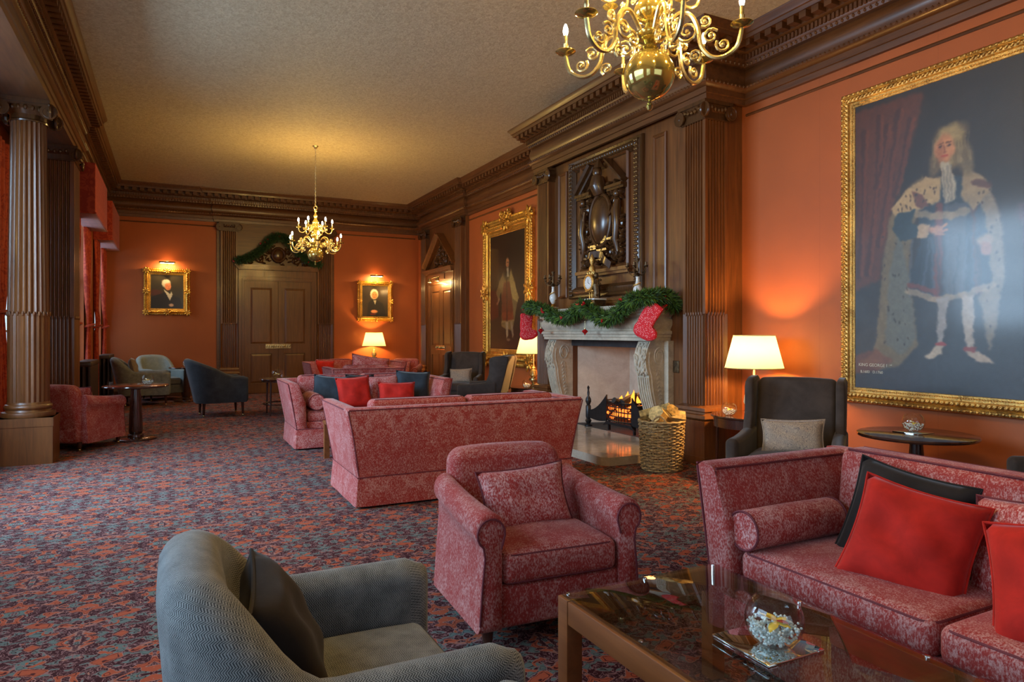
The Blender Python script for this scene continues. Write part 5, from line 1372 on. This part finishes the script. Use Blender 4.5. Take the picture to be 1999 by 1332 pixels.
# ---------------------------------------------------------------- chandeliers
def chandelier(label, loc):
    """loc z is the floor: local heights are true heights"""
    t = thing('brass_chandelier', label, 'chandelier', loc, SR(11.5))
    z = 2.94
    pr = [(.001, 2.74), (.012, 2.745), (.020, 2.765), (.012, 2.785), (.006, 2.795), (.028, 2.800), (.036, 2.806)]
    obj('pendant', MB().lathe(pr, seg=16), 'brass', t)
    obj('globe', MB().lathe([(max(.001, .140*math.sin(PI*i/20)), 2.94-.140*math.cos(PI*i/20)) for i in range(21)], seg=36), 'brass', t, True, 80)
    st = [(.03, 3.07), (.05, 3.09), (.03, 3.11), (.07, 3.13), (.095, 3.145), (.095, 3.165), (.05, 3.18), (.035, 3.20), (.025, 3.225)]
    st += [(.068*math.sin(PI*i/10)+.018, 3.30-.07*math.cos(PI*i/10)) for i in range(1, 10)]
    st += [(.03, 3.38), (.06, 3.40), (.07, 3.42), (.04, 3.44), (.03, 3.46), (.05, 3.50), (.055, 3.54), (.03, 3.58), (.022, 3.62), (.04, 3.65), (.02, 3.68), (.014, 3.72), (.03, 3.74), (.008, 3.77)]
    obj('spindle', MB().lathe(st, seg=20), 'brass', t, True, 60)
    obj('finial_ring', MB().tube([(.035*math.cos(a*PI/8), 0, 3.80+.035*math.sin(a*PI/8)) for a in range(16)], .008, 6, True), 'brassd', t)
    m = MB(); zz = 3.83; k = 0
    while zz < CZ-.06:
        m.tube([((.011*math.cos(a*PI/5) if k % 2 else 0), (0 if k % 2 else .011*math.cos(a*PI/5)), zz+.018+.022*math.sin(a*PI/5)) for a in range(10)], .0035, 4, True); zz += .032; k += 1
    obj('chain', m, 'brassd', t)
    obj('ceiling_rose', MB().lathe([(.001, CZ-.06), (.02, CZ-.055), (.03, CZ-.03), (.055, CZ-.01), (.055, CZ-.0005), (.001, CZ-.0005)], seg=20), 'brassd', t)
    def arm(a, pts, R, zp, big):
        c, s_ = math.cos(a), math.sin(a)
        P = catmull([(c*r_, s_*r_, z_) for r_, z_ in pts], 7)
        m = MB().tube(P, .0125 if big else .0085, 7)
        scr = ((.330, 3.105, .042, .6), (.395, 3.050, .040, 2.5), (.205, 3.150, .060, 3.6), (.135, 3.105, .046, 1.0), (.300, 3.19, .034, 4.0), (.245, 3.01, .036, 5.2)) if big else ((.20, 3.40, .022, .5), (.12, 3.40, .022, 2.2))
        for (r_, z_, q, ph) in scr:
            m.tube([(c*(r_+q*(1-.75*i/14)*math.cos(ph+i*.62)), s_*(r_+q*(1-.75*i/14)*math.cos(ph+i*.62)), z_+q*(1-.75*i/14)*math.sin(ph+i*.62)) for i in range(15)], [(.0088 if big else .0055)*(1-.35*i/14) for i in range(15)], 6)
            m.ball((c*r_, s_*r_, z_), .012 if big else .008, seg=7, rings=5)
        ar = obj('arm', m, 'brassd', t)
        p = .060 if big else .046
        obj('drip_pan', MB().lathe([(.006, -.016), (.02, -.014), (p*.8, -.004), (p, .006), (p*.97, .009), (p*.7, .002), (.012, 0), (.001, 0)], (c*R, s_*R, zp), 20), 'brass', ar)
        obj('candle', MB().lathe([(.010, 0), (.016, .01), (.010, .02), (.014, .035), (.016, .05), (.011, .052), (.011, .10), (.001, .10)], (c*R, s_*R, zp), 10), 'brassd', ar)
        b = obj('bulb', MB().lathe([(.001, .10), (.011, .105), (.016, .125), (.013, .145), (.004, .168), (.001, .170)], (c*R, s_*R, zp), 10), 'bulb', ar)
        point('bulb_light', (c*R, s_*R, zp+.13), CH_P, (1.0, .62, .14), .015, ar)
    for k in range(6):
        arm(k*PI/3, [(.07, 3.15), (.10, 3.20), (.16, 3.255), (.225, 3.235), (.262, 3.16), (.280, 3.06), (.33, 2.995), (.40, 2.985), (.465, 3.03), (.49, 3.12)], .49, 3.14, True)
    for k in range(6):
        arm(k*PI/3+PI/6, [(.04, 3.42), (.09, 3.48), (.15, 3.46), (.175, 3.38), (.22, 3.335), (.275, 3.35), (.30, 3.41)], .30, 3.43, False)
    return t
ch = chandelier('large brass chandelier nearest the camera, cut off by the top edge', (2.39, 3.07, 0))
dup(ch, (2.37, 12.85, 0), SR(25), 'complete brass chandelier hanging from a long chain at the far end')

# ---------------------------------------------------------------- curtains, pelmets, radiators
def curtain(label, x, yA, yB, z0, z1, tie, side, group):
    """side -1: gathered towards the low-Y edge, +1: towards the high-Y edge"""
    t = thing('curtain', label, 'curtain', (x, (yA+yB)/2, 0), 0, group); w = yB-yA; secs = []; nz = 36; nf = 64
    for j in range(nz+1):
        z = z0+(z1-z0)*j/nz
        if z > tie: u = ((z-tie)/(z1-tie)); k = .36+.64*u**.7
        else: u = (tie-z)/(tie-z0); k = .36+.22*min(1, u*1.4)
        bulge = .035*math.exp(-((z-tie-.12)/.16)**2)
        if side < 0: a, b = -w/2, -w/2+w*k
        else: a, b = w/2-w*k, w/2
        fr = []; bk = []
        for i in range(nf+1):
            s_ = i/nf; y = a+(b-a)*s_; f = .034*math.sin(s_*PI*13+.6*math.sin(z*1.3))*(.55+.45*k)+.010*math.sin(s_*31+z*3)+bulge*math.sin(PI*s_)
            fr.append((f+.05, y, z)); bk.append((f+.044, y, z))
        secs.append(fr+bk[::-1])
    obj('drape', MB().loft(secs), 'curtain', t, True, 80, recalc=True)
    yt = -w/2+w*.18 if side < 0 else w/2-w*.18
    obj('tieback', MB().tube([(.05+.085*math.cos(a*PI/10), yt+w*.22*math.sin(a*PI/10), tie+.03*math.cos(a*PI/10)) for a in range(20)], [.022]*20, 6, True), 'pelmet', t)
curtain('red damask curtain tied back, near side of the first far window', -1.40, 12.50, 13.10, .05, 3.85, 1.62, -1, 'curtains of the far windows')
curtain('red damask curtain tied back, far side of the first far window', -1.40, 13.95, 14.60, .05, 3.85, 1.62, 1, 'curtains of the far windows')
curtain('red damask curtain tied back, near side of the window by the far corner', -1.40, 15.90, 16.45, .05, 3.85, 1.62, -1, 'curtains of the far windows')
curtain('red damask curtain beside the far corner of the room, tied back', -1.40, 17.30, 17.92, .05, 3.85, 1.62, 1, 'curtains of the far windows')
curtain('red damask curtain at the left edge of the view, behind the round column', -2.05, 10.60, 12.00, .05, 4.05, 1.75, -1, 'curtains of the bay behind the column')
for lab, y0, y1 in (('red damask box pelmet over the first far window', 12.46, 14.62), ('red damask box pelmet over the window by the far corner', 15.88, 17.94)):
    m = MB().box(-1.399, -1.06, y0, y1, 3.36, 4.17); t = thing('window_pelmet', lab, 'pelmet', (-1.23, (y0+y1)/2, 3.76)); 
    q = MB().rbox((0, 0, 0), (.335, y1-y0, .80), .012, 2, 3); obj('box', q, 'pelmet', t, True, 40)
    obj('braid', MB().tube([(-.16, -(y1-y0)/2-.004, -.385), (.17, -(y1-y0)/2-.004, -.385), (.17, (y1-y0)/2+.004, -.385), (-.16, (y1-y0)/2+.004, -.385)], .012, 6), 'curtain', t)
for lab, y0, n_ in (('brown column radiator under the first far window', 12.66, 16), ('brown column radiator under the window by the far corner', 16.30, 14)):
    t = thing('column_radiator', lab, 'radiator', (-1.24, y0, 0)); m = MB()
    for k in range(n_):
        for x in (-.08, 0, .08): m.tube([(x, k*.075, .10), (x, k*.075, 1.0)], .028, 7)
        m.rbox((0, k*.075, 1.0), (.23, .066, .09), .03, 2, 1); m.rbox((0, k*.075, .14), (.23, .066, .09), .03, 2, 1)
    obj('sections', m, 'rad', t); f = MB()
    for k in (0, n_-1): f.box(-.10, -.06, k*.075-.02, k*.075+.02, 0, .11); f.box(.06, .10, k*.075-.02, k*.075+.02, 0, .11)
    obj('feet', f, 'rad', t, False)

# ================================================================ PICTURES
class Paint:
    def __init__(s, w, h, asp, bg, seed=0):
        s.w, s.h, s.asp = w, h, asp; s.rng = np.random.default_rng(seed)
        s.y, s.x = np.mgrid[0:h, 0:w]; s.x = (s.x+.5)/w; s.y = (s.y+.5)/h
        s.c = np.ones((h, w, 3))*np.array(bg)
    def nz(s, n, m):
        g = s.rng.random((n+1, m+1)); xi = s.x*m; yi = s.y*n; x0 = np.minimum(xi.astype(int), m-1); y0 = np.minimum(yi.astype(int), n-1); fx = xi-x0; fy = yi-y0
        fx = fx*fx*(3-2*fx); fy = fy*fy*(3-2*fy)
        return (g[y0, x0]*(1-fx)+g[y0, x0+1]*fx)*(1-fy)+(g[y0+1, x0]*(1-fx)+g[y0+1, x0+1]*fx)*fy
    def fill(s, mask, col, a=1.0): mask = np.clip(mask*a, 0, 1)[..., None]; s.c = s.c*(1-mask)+np.array(col)*mask
    def ell(s, cx, cy, rx, ry, col, a=1.0, soft=.25, rot=0.0):
        X = (s.x-cx)*s.asp; Y = s.y-cy; ca, sa = math.cos(rot), math.sin(rot); u = (X*ca+Y*sa)/(rx*s.asp); v = (-X*sa+Y*ca)/ry
        d = np.sqrt(u*u+v*v); s.fill(np.clip((1+soft-d)/(2*soft), 0, 1), col, a)
    def poly(s, pts, col, a=1.0, blur=2):
        ins = np.zeros_like(s.x, bool); n = len(pts)
        for i in range(n):
            x0, y0 = pts[i]; x1, y1 = pts[(i+1) % n]
            if y0 == y1: continue
            cr = ((y0 > s.y) != (y1 > s.y)) & (s.x < (x1-x0)*(s.y-y0)/(y1-y0)+x0); ins ^= cr
        m = ins.astype(float)
        for _ in range(blur): m = (m+np.roll(m, 1, 0)+np.roll(m, -1, 0)+np.roll(m, 1, 1)+np.roll(m, -1, 1))/5
        s.fill(m, col, a)
    def line(s, pts, wd, col, a=1.0):
        for (x0, y0), (x1, y1) in zip(pts[:-1], pts[1:]):
            dx, dy = (x1-x0)*s.asp, y1-y0; L2 = dx*dx+dy*dy+1e-9; X = (s.x-x0)*s.asp; Y = s.y-y0; t = np.clip((X*dx+Y*dy)/L2, 0, 1)
            d = np.hypot(X-t*dx, Y-t*dy); s.fill(np.clip((wd*1.3-d)/(wd*.6), 0, 1), col, a)
    def grain(s, k=.12):
        h, w = s.h, s.w   # brushy edges: small random displacement
        dx = (s.nz(70, 45)-.5)*w*.018+(s.nz(20, 14)-.5)*w*.012; dy = (s.nz(60, 50)-.5)*h*.014
        yi, xi = np.mgrid[0:h, 0:w]; s.c = s.c[np.clip(yi+dy*.6, 0, h-1).astype(int), np.clip(xi+dx*.6, 0, w-1).astype(int)]
        for _ in range(1): s.c = (s.c*2+np.roll(s.c, 1, 0)+np.roll(s.c, -1, 0)+np.roll(s.c, 1, 1)+np.roll(s.c, -1, 1))/6
        n = s.nz(60, 40)*.5+s.nz(140, 90)*.5; s.c = np.clip(s.c*(1+(n[..., None]-.5)*2*k), 0, 1)
    def mesh(s, W, H, y):
        vs = []; w, h = s.w, s.h
        X = np.linspace(-W/2, W/2, w); Z = np.linspace(H/2, -H/2, h); gx, gz = np.meshgrid(X, Z)
        co = np.stack([gx, np.full_like(gx, y), gz], -1).reshape(-1, 3)
        i = np.arange((h-1)*(w-1)); r = i//(w-1); c = i % (w-1); a = r*w+c
        f = np.stack([a, a+w, a+w+1, a+1], 1)
        me = bpy.data.meshes.new('canvas'); me.from_pydata(co.tolist(), [], f.tolist())
        lin = np.where(s.c <= .04045, s.c/12.92, ((s.c+.055)/1.055)**2.4)
        ca = me.color_attributes.new('paint', 'FLOAT_COLOR', 'POINT'); ca.data.foreach_set('color', np.concatenate([lin.reshape(-1, 3), np.ones((w*h, 1))], 1).ravel())
        me.materials.append(M['paint']); return me
def picture(name, label, cat, loc, rz, W, H, fw, P, mat, style):
    t = thing(name, label, cat, loc, rz)
    me = P.mesh(W-2*fw+.01, H-2*fw+.01, -.045); o = bpy.data.objects.new('canvas', me); COL.objects.link(o); o.parent = t
    obj('backing_board', MB().box(-W/2+fw*.6, W/2-fw*.6, -.03, -.002, -H/2+fw*.6, H/2-fw*.6), 'woodx', t, False)
    m = MB(); x0, x1, z0, z1 = -W/2, W/2, -H/2, H/2
    rectframe(m, x0, x1, z0, z1, [(0, .002), (0, .05), (fw*.08, .065), (fw*.2, .07), (fw*.28, .055), (fw*.36, .075), (fw*.5, .095), (fw*.62, .085), (fw*.68, .06), (fw*.8, .062), (fw*.86, .05), (fw*.97, .052), (fw, .044), (fw, .002)])
    f = obj('frame', m, mat, t, True, 40)
    m = MB(); rnd = random.Random(int(W*100))
    def along(o, d, sp, fn):
        for (a, b) in (((x0+o, z0+o), (x1-o, z0+o)), ((x1-o, z0+o), (x1-o, z1-o)), ((x1-o, z1-o), (x0+o, z1-o)), ((x0+o, z1-o), (x0+o, z0+o))):
            L = math.hypot(b[0]-a[0], b[1]-a[1]); n = int(L/sp); an = math.atan2(b[1]-a[1], b[0]-a[0])
            for k in range(n): u = (k+.5)/n; fn(a[0]+(b[0]-a[0])*u, a[1]+(b[1]-a[1])*u, d, an, u)
    def lump(rx, rz_, ry, ang):
        def g(x, z, d, an, u):
            st = len(m.v); m.ball((0, 0, 0), rx, ry, rz_, 7, 4); m.xf(Matrix.Translation((x, -d, z)) @ Matrix.Rotation(-(an+ang), 4, 'Y'), st)
        return g
    if style == 'gadroon':
        along(fw*.5, .095, .042, lump(.026, .011, .016, .75)); along(fw*.14, .068, .050, lump(.020, .010, .010, .4)); along(fw*.14, .068, .050, lump(.010, .018, .010, 0)); along(fw*.82, .056, .022, lump(.007, .009, .006, 0))
    else:
        along(fw*.10, .062, .055 if W > 1.2 else .040, lump(fw*.16, fw*.09, .02, .7)); along(fw*.45, .09, .06 if W > 1.2 else .045, lump(fw*.13, fw*.07, .018, -.6))
        for sx in (-1, 0, 1):
            for sz in (-1, 0, 1):
                if sx == 0 and sz == 0: continue
                cx, cz = sx*(W/2-fw*.35), sz*(H/2-fw*.35)
                for k in range(7):
                    a = k*.9; rr = fw*.34
                    st = len(m.v); m.ball((0, 0, 0), fw*.26, .025, fw*.12, 7, 4); m.xf(Matrix.Translation((cx+rr*math.cos(a), -.09, cz+rr*math.sin(a))) @ Matrix.Rotation(-a, 4, 'Y'), st)
                m.tube(spiral((cx, -.10, cz), fw*.30, fw*.06, 0, 1.5, 14, 'XZ', 1), fw*.06, 5)
        if style == 'crest':
            for k in range(26):
                a = rnd.uniform(0, PI); r_ = rnd.uniform(0, .19); st = len(m.v)
                m.ball((0, 0, 0), .05, .03, .022, 7, 4); m.xf(Matrix.Translation((r_*1.5*math.cos(a), -.08, H/2-.02+r_*math.sin(a))) @ Matrix.Rotation(rnd.uniform(0, 3), 4, 'Y'), st)
            for s_ in (-1, 1): m.tube(spiral((s_*.17, -.08, H/2+.05), .09, .02, 0, 1.5, 16, 'XZ', s_), .016, 6)
    obj('carved_ornament', m, mat, f, True, 60)
    return t

# -- large portrait: a standing robed man in a wig
p = Paint(300, 460, 1.78/2.74, (.14, .10, .075), 5)
n = p.nz(6, 4); n2 = p.nz(14, 9)
p.fill(np.clip((p.y-.42)*3, 0, 1), (.15, .165, .19), .9); p.fill(np.clip((n2-.45)*3, 0, 1), (.09, .07, .06), .5)  # blue-grey lower background: some window glare is painted into the canvas colour
p.poly([(0, .02), (.38, .02), (.30, .20), (.20, .40), (.14, .62), (0, .66)], (.34, .15, .07), .8, 10)
for (a, b) in (((.05, .10), (.02, .60)), ((.14, .06), (.07, .60)), ((.24, .06), (.13, .50)), ((.30, .10), (.22, .34)), ((.18, .10), (.12, .30))): p.line([a, ((a[0]+b[0])/2+.02, (a[1]+b[1])/2), b], .010, (.20, .08, .05), .7); p.line([(a[0]+.02, a[1]), (b[0]+.02, b[1])], .006, (.44, .21, .10), .45)
p.poly([(.34, 0), (.98, 0), (1, .34), (.88, .12), (.6, .06), (.44, .10)], (.12, .085, .06), .8, 10)
p.fill(np.clip((p.y-.80)*9, 0, 1), (.165, .18, .205), .85); p.fill(np.clip((p.y-.90)*9, 0, 1)*np.clip(n2*1.6, 0, 1), (.15, .16, .19), .7)  # bluish ground at the foot, also tinted with painted-in window reflection
p.poly([(.78, .43), (1, .40), (1, .80), (.84, .76)], (.25, .15, .19), .75, 8); p.ell(.90, .46, .12, .05, (.36, .18, .22), .7)
p.poly([(.86, .80), (1, .76), (1, .92), (.88, .90)], (.34, .16, .20), .7, 6)
# robe: cream ermine lining, falling on both sides
p.poly([(.36, .29), (.26, .35), (.19, .42), (.15, .60), (.13, .80), (.10, .88), (.02, .91), (.14, .93), (.26, .91), (.34, .84), (.30, .62), (.31, .45), (.40, .36)], (.42, .36, .25), .9, 6)
p.poly([(.24, .45), (.19, .62), (.17, .84), (.26, .88), (.33, .82), (.30, .62)], (.30, .35, .36), .55, 8)
p.poly([(.0, .885), (.12, .86), (.22, .90), (.10, .94), (.0, .95)], (.42, .20, .14), .6, 4)
p.poly([(.58, .30), (.66, .35), (.71, .46), (.73, .62), (.69, .80), (.66, .86), (.62, .70), (.63, .48), (.56, .37)], (.50, .45, .38), .9, 5)
# coat and skirt
p.poly([(.36, .34), (.34, .42), (.35, .50), (.31, .60), (.29, .675), (.42, .70), (.55, .695), (.68, .665), (.66, .55), (.63, .46), (.62, .36), (.52, .31), (.42, .31)], (.12, .165, .215), 1, 3)
p.poly([(.47, .40), (.46, .69), (.56, .69), (.57, .40)], (.30, .31, .34), .8, 6)
p.line([(.445, .40), (.435, .69)], .012, (.42, .18, .16), .8); p.line([(.60, .40), (.62, .68)], .010, (.38, .20, .18), .6)
for k in range(12):
    x = .31+.03*k; p.line([(x+.03*math.sin(k), .50), (x-.01, .68)], .004, (.08, .12, .16) if k % 2 else (.30, .34, .40), .45)
p.line([(.29, .665), (.42, .695), (.55, .69), (.68, .66)], .010, (.60, .52, .42), .75); p.line([(.30, .645), (.42, .672)], .008, (.45, .16, .13), .7)
# ermine cape
p.poly([(.38, .30), (.28, .335), (.20, .385), (.24, .42), (.34, .405), (.45, .385), (.45, .31)], (.62, .52, .36), 1, 3)
p.poly([(.55, .30), (.64, .33), (.67, .38), (.60, .43), (.54, .38)], (.54, .46, .34), 1, 3)
p.poly([(.31, .335), (.36, .355), (.40, .40), (.34, .395)], (.30, .15, .14), .8, 2); p.line([(.60, .345), (.66, .36)], .010, (.28, .14, .13), .8)
p.line([(.34, .415), (.42, .43), (.50, .435), (.57, .43)], .012, (.55, .48, .38), .8)
rg = np.random.default_rng(3)
for k in range(80):
    x, y = [(rg.uniform(.22, .44), rg.uniform(.32, .41)), (rg.uniform(.15, .30), rg.uniform(.45, .86)), (rg.uniform(.60, .71), rg.uniform(.36, .80))][k % 3]
    p.ell(x, y, .004, .0045, (.14, .11, .10), .75, .5)
# arms
p.poly([(.24, .40), (.21, .45), (.25, .50), (.35, .49), (.36, .455), (.31, .44), (.33, .40)], (.13, .20, .24), 1, 2)
p.poly([(.34, .45), (.33, .495), (.385, .495), (.40, .455)], (.66, .55, .42), .95, 2)
p.ell(.425, .475, .035, .013, (.66, .46, .34), 1, .3, .25); p.line([(.44, .475), (.475, .462)], .004, (.66, .46, .34)); p.line([(.44, .480), (.478, .478)], .004, (.62, .42, .32)); p.line([(.435, .486), (.465, .493)], .004, (.58, .40, .30))
p.poly([(.63, .42), (.66, .50), (.66, .54), (.61, .52), (.60, .44)], (.20, .26, .32), .9, 3); p.ell(.645, .525, .03, .018, (.62, .52, .44), .9); p.ell(.65, .55, .022, .020, (.60, .44, .38), .95)
# legs and shoes
p.poly([(.43, .69), (.49, .69), (.475, .78), (.455, .845), (.43, .845), (.435, .78)], (.55, .52, .50), .95, 3)
p.poly([(.545, .69), (.60, .69), (.60, .77), (.595, .86), (.565, .86), (.555, .78)], (.64, .58, .52), .95, 3)
p.poly([(.43, .845), (.465, .845), (.45, .87), (.39, .89), (.37, .88)], (.66, .60, .52), .95, 2); p.poly([(.56, .855), (.60, .855), (.66, .88), (.68, .895), (.62, .895), (.57, .875)], (.66, .58, .50), .95, 2)
p.line([(.43, .84), (.465, .842)], .006, (.55, .14, .12), .9); p.line([(.562, .852), (.60, .854)], .006, (.50, .14, .12), .9)
# wig, face, cravat
p.ell(.49, .222, .074, .068, (.46, .39, .24), 1, .18); p.ell(.425, .262, .030, .042, (.38, .31, .20), .9, .3, .2); p.ell(.562, .268, .036, .055, (.42, .36, .25), .9, .3, -.15); p.ell(.50, .178, .065, .028, (.60, .52, .34), .8, .4)
for k in range(26):
    x = .415+.0068*k; p.line([(x, .19+.03*abs(math.sin(k*1.7))), (x+.01*math.sin(k*2.1), .275)], .0022, (.30, .24, .15) if k % 2 else (.58, .50, .34), .3)
p.ell(.470, .222, .046, .046, (.66, .44, .28), 1, .15); p.ell(.452, .235, .020, .035, (.50, .28, .18), .5, .5); p.ell(.488, .215, .025, .03, (.74, .52, .35), .5, .5)
for x in (.452, .490): p.ell(x, .213, .010, .0035, (.20, .11, .07), .95, .3); p.line([(x-.012, .205), (x+.012, .2035)], .0022, (.30, .18, .10), .8)
p.line([(.470, .212), (.466, .232), (.472, .235)], .0022, (.46, .26, .17), .8); p.line([(.458, .246), (.482, .246)], .003, (.58, .20, .15), .9)
p.poly([(.45, .265), (.49, .265), (.52, .33), (.52, .39), (.47, .395), (.455, .33)], (.62, .58, .50), .95, 2)
for x in (.468, .485, .50): p.line([(x-.004, .28), (x+.004, .39)], .003, (.42, .40, .38), .6)
p.grain(.10)
big = picture('framed_portrait', 'huge gilt-framed portrait of a standing man in robes and long pale wig', 'painting', (6.098, 3.60, 2.345), -PI/2, 2.16, 3.07, .155, p, 'gold2', 'gadroon')
for txt, x, z, sz in (('KING GEORGE I   ', -.89, -1.17, .042), ('nd', -.565, -1.155, .022), ('B.1683   D.1760', -.87, -1.235, .036)):
    c = bpy.data.curves.new('inscription', 'FONT'); c.body = txt.strip(); c.size = sz; c.extrude = .0005
    tmp = bpy.data.objects.new('lettering', c); me = bpy.data.meshes.new_from_object(tmp); bpy.data.objects.remove(tmp)
    o = bpy.data.objects.new('inscription', me); COL.objects.link(o); me.materials.clear(); me.materials.append(M['text']); o.parent = big; o.location = (x, -.047, z); o.rotation_euler = (PI/2, 0, 0)

# -- second large portrait: a standing man with dark hair in a red coat and pale mantle
p = Paint(170, 330, 1.55/2.65, (.13, .085, .05), 8); n2 = p.nz(12, 7)
p.fill(np.clip((n2-.4)*2, 0, 1), (.09, .06, .035), .6); p.poly([(0, .1), (.25, .12), (.28, .45), (0, .5)], (.30, .22, .10), .7, 10); p.poly([(0, .48), (.24, .48), (.26, .72), (0, .75)], (.30, .08, .03), .85, 5)
p.fill(np.clip((p.y-.80)*6, 0, 1), (.26, .11, .05), .7)
p.poly([(.44, .30), (.30, .40), (.18, .50), (.26, .58), (.34, .50), (.36, .60), (.34, .80), (.66, .84), (.80, .60), (.74, .44), (.62, .31)], (.46, .37, .20), .85, 3)
p.poly([(.60, .32), (.70, .42), (.84, .56), (.80, .60), (.66, .56), (.58, .42)], (.58, .48, .26), .9, 2)
p.poly([(.42, .42), (.36, .55), (.36, .72), (.46, .76), (.64, .76), (.68, .66), (.62, .50), (.58, .42)], (.36, .14, .06), .95, 3)
p.poly([(.36, .68), (.68, .68), (.70, .745), (.38, .755)], (.46, .20, .07), .8, 2); p.line([(.36, .76), (.70, .75)], .008, (.52, .42, .24), .8)
p.line([(.50, .40), (.51, .75)], .012, (.24, .10, .05), .7)
p.poly([(.47, .76), (.54, .76), (.54, .88), (.49, .90)], (.56, .48, .36), .9, 2); p.poly([(.60, .76), (.66, .76), (.70, .88), (.66, .90)], (.50, .42, .32), .9, 2); p.ell(.55, .915, .05, .012, (.40, .32, .24), .9)
p.ell(.50, .30, .10, .09, (.10, .06, .035), 1, .3); p.ell(.52, .255, .048, .040, (.60, .40, .24), 1, .2); p.line([(.505, .25), (.515, .252)], .004, (.2, .1, .06)); p.line([(.535, .25), (.545, .252)], .004, (.2, .1, .06)); p.line([(.515, .276), (.535, .276)], .003, (.45, .16, .1))
p.poly([(.50, .30), (.55, .30), (.57, .38), (.50, .38)], (.62, .56, .44), .9, 2); p.line([(.28, .56), (.22, .60)], .012, (.6, .42, .28), .8); p.grain(.12)
picture('framed_portrait', 'tall gilt-framed portrait of a standing man between the right wall door and fireplace', 'painting', (6.098, 12.38, 2.34), -PI/2, 2.26, 3.02, .34, p, 'gold', 'crest')

# -- two small portraits on the far wall
p = Paint(120, 145, .66/.80, (.20, .16, .07), 2); p.fill(p.nz(8, 6), (.12, .10, .05), .5)
p.ell(.14, .53, .20, .09, (.30, .10, .06), .8); p.poly([(.0, .66), (.34, .55), (.42, .50), (.66, .60), (.88, .68), (.96, 1), (0, 1)], (.07, .06, .065), 1, 3)
p.poly([(.38, .42), (.58, .56), (.62, .48), (.66, .58), (.58, .76)], (.78, .72, .58), 1, 1); p.ell(.47, .26, .135, .125, (.70, .66, .54), 1, .15); p.ell(.52, .34, .095, .115, (.78, .46, .28), 1, .15); p.ell(.46, .20, .12, .06, (.76, .72, .62), .9)
for x in (.49, .56): p.ell(x, .325, .015, .008, (.25, .12, .08), .9)
p.line([(.50, .40), (.56, .40)], .006, (.55, .2, .14)); p.line([(.535, .33), (.54, .37)], .004, (.6, .3, .2)); p.ell(.62, .89, .075, .045, (.76, .58, .42), 1); p.grain(.08)
pc1 = picture('framed_portrait', 'small gilt-framed portrait of a white-haired man left of the double door', 'painting', (-.09, 17.998, 2.465), 0, .98, 1.08, .15, p, 'gold', 'rococo')
p = Paint(120, 145, .66/.80, (.22, .15, .06), 4); p.fill(p.nz(8, 6), (.12, .09, .05), .6); p.fill(np.clip((p.x-.5)*2, 0, 1)*np.clip(1-p.y*1.4, 0, 1), (.42, .28, .10), .7)
p.poly([(.18, .95), (.24, .56), (.36, .46), (.56, .46), (.78, .56), (.88, .80), (.90, 1), (.18, 1)], (.06, .05, .05), 1, 3); p.ell(.46, .27, .155, .165, (.80, .76, .62), 1, .12); p.ell(.47, .30, .105, .125, (.80, .52, .28), 1, .12)
for x in (.43, .51): p.ell(x, .285, .015, .008, (.25, .12, .08), .9)
p.line([(.44, .37), (.50, .37)], .006, (.55, .2, .14)); p.poly([(.43, .47), (.54, .47), (.50, .62)], (.72, .68, .55), 1, 1); p.ell(.46, .83, .13, .055, (.78, .52, .34), 1); p.ell(.42, .92, .12, .035, (.45, .10, .07), .9); p.grain(.08)
pc2 = picture('framed_portrait', 'small gilt-framed portrait of a woman in a white cap above the lamp', 'painting', (4.87, 17.998, 2.345), 0, .95, 1.07, .13, p, 'gold', 'rococo')
for lab, x, z in (('brass picture light over the portrait of a man', -.09, 3.09), ('brass picture light over the portrait of a woman', 4.87, 2.96)):
    t = thing('picture_light', lab, 'light', (x, 17.99, z))
    obj('bracket', MB().tube(catmull([(0, 0, 0), (0, -.10, .05), (0, -.20, .04)], 5), .008, 6), 'brassd', t)
    m = MB(); q = [(-.20+.028*math.sin(a), .045+.028*math.cos(a)) for a in [-1.9+3.8*i/10 for i in range(11)]]
    m.loft([[(xx, y, z_) for y, z_ in q]+[(xx, y*1.0+(0), z_-.004) for y, z_ in q[::-1]] for xx in (-.17, .17)]); obj('reflector', m, 'brassd', t)
    obj('tube_bulb', MB().tube([(-.14, -.20, .038), (.14, -.20, .038)], .010, 8), 'bulb', t)
    l = bpy.data.lights.new('picture_lamp', 'AREA'); l.shape = 'RECTANGLE'; l.size = .28; l.size_y = .03; l.energy = 9; l.color = (1, .66, .28)
    o = bpy.data.objects.new('picture_lamp', l); COL.objects.link(o); o.parent = t; o.location = (0, -.20, .020); o.rotation_euler = (SR(35), 0, 0)
    point('picture_lamp_glow', (0, -.17, .075), 3.0, (1, .50, .16), .03, t)
t = thing('wall_light', 'brass rail with two spotlights above the door in the right wall', 'light', (5.90, 15.92, 2.86), -PI/2)
obj('rail', MB().tube([(-.38, -.10, 0), (.38, -.10, 0)], .01, 6).tube([(0, .06, 0), (0, -.10, 0)], .008, 6), 'brassd', t)
for x in (-.28, .28):
    h = obj('spotlight', MB().lathe([(.03, 0), (.05, -.09), (.045, -.09), (.025, -.005)], (x, -.12, -.01), 14), 'brassd', t); obj('bulb', MB().ball((x, -.12, -.07), .028, seg=10, rings=6), 'bulb', h)
    point('spot_glow', (x, -.15, -.13), 12, (1, .62, .22), .03, t)
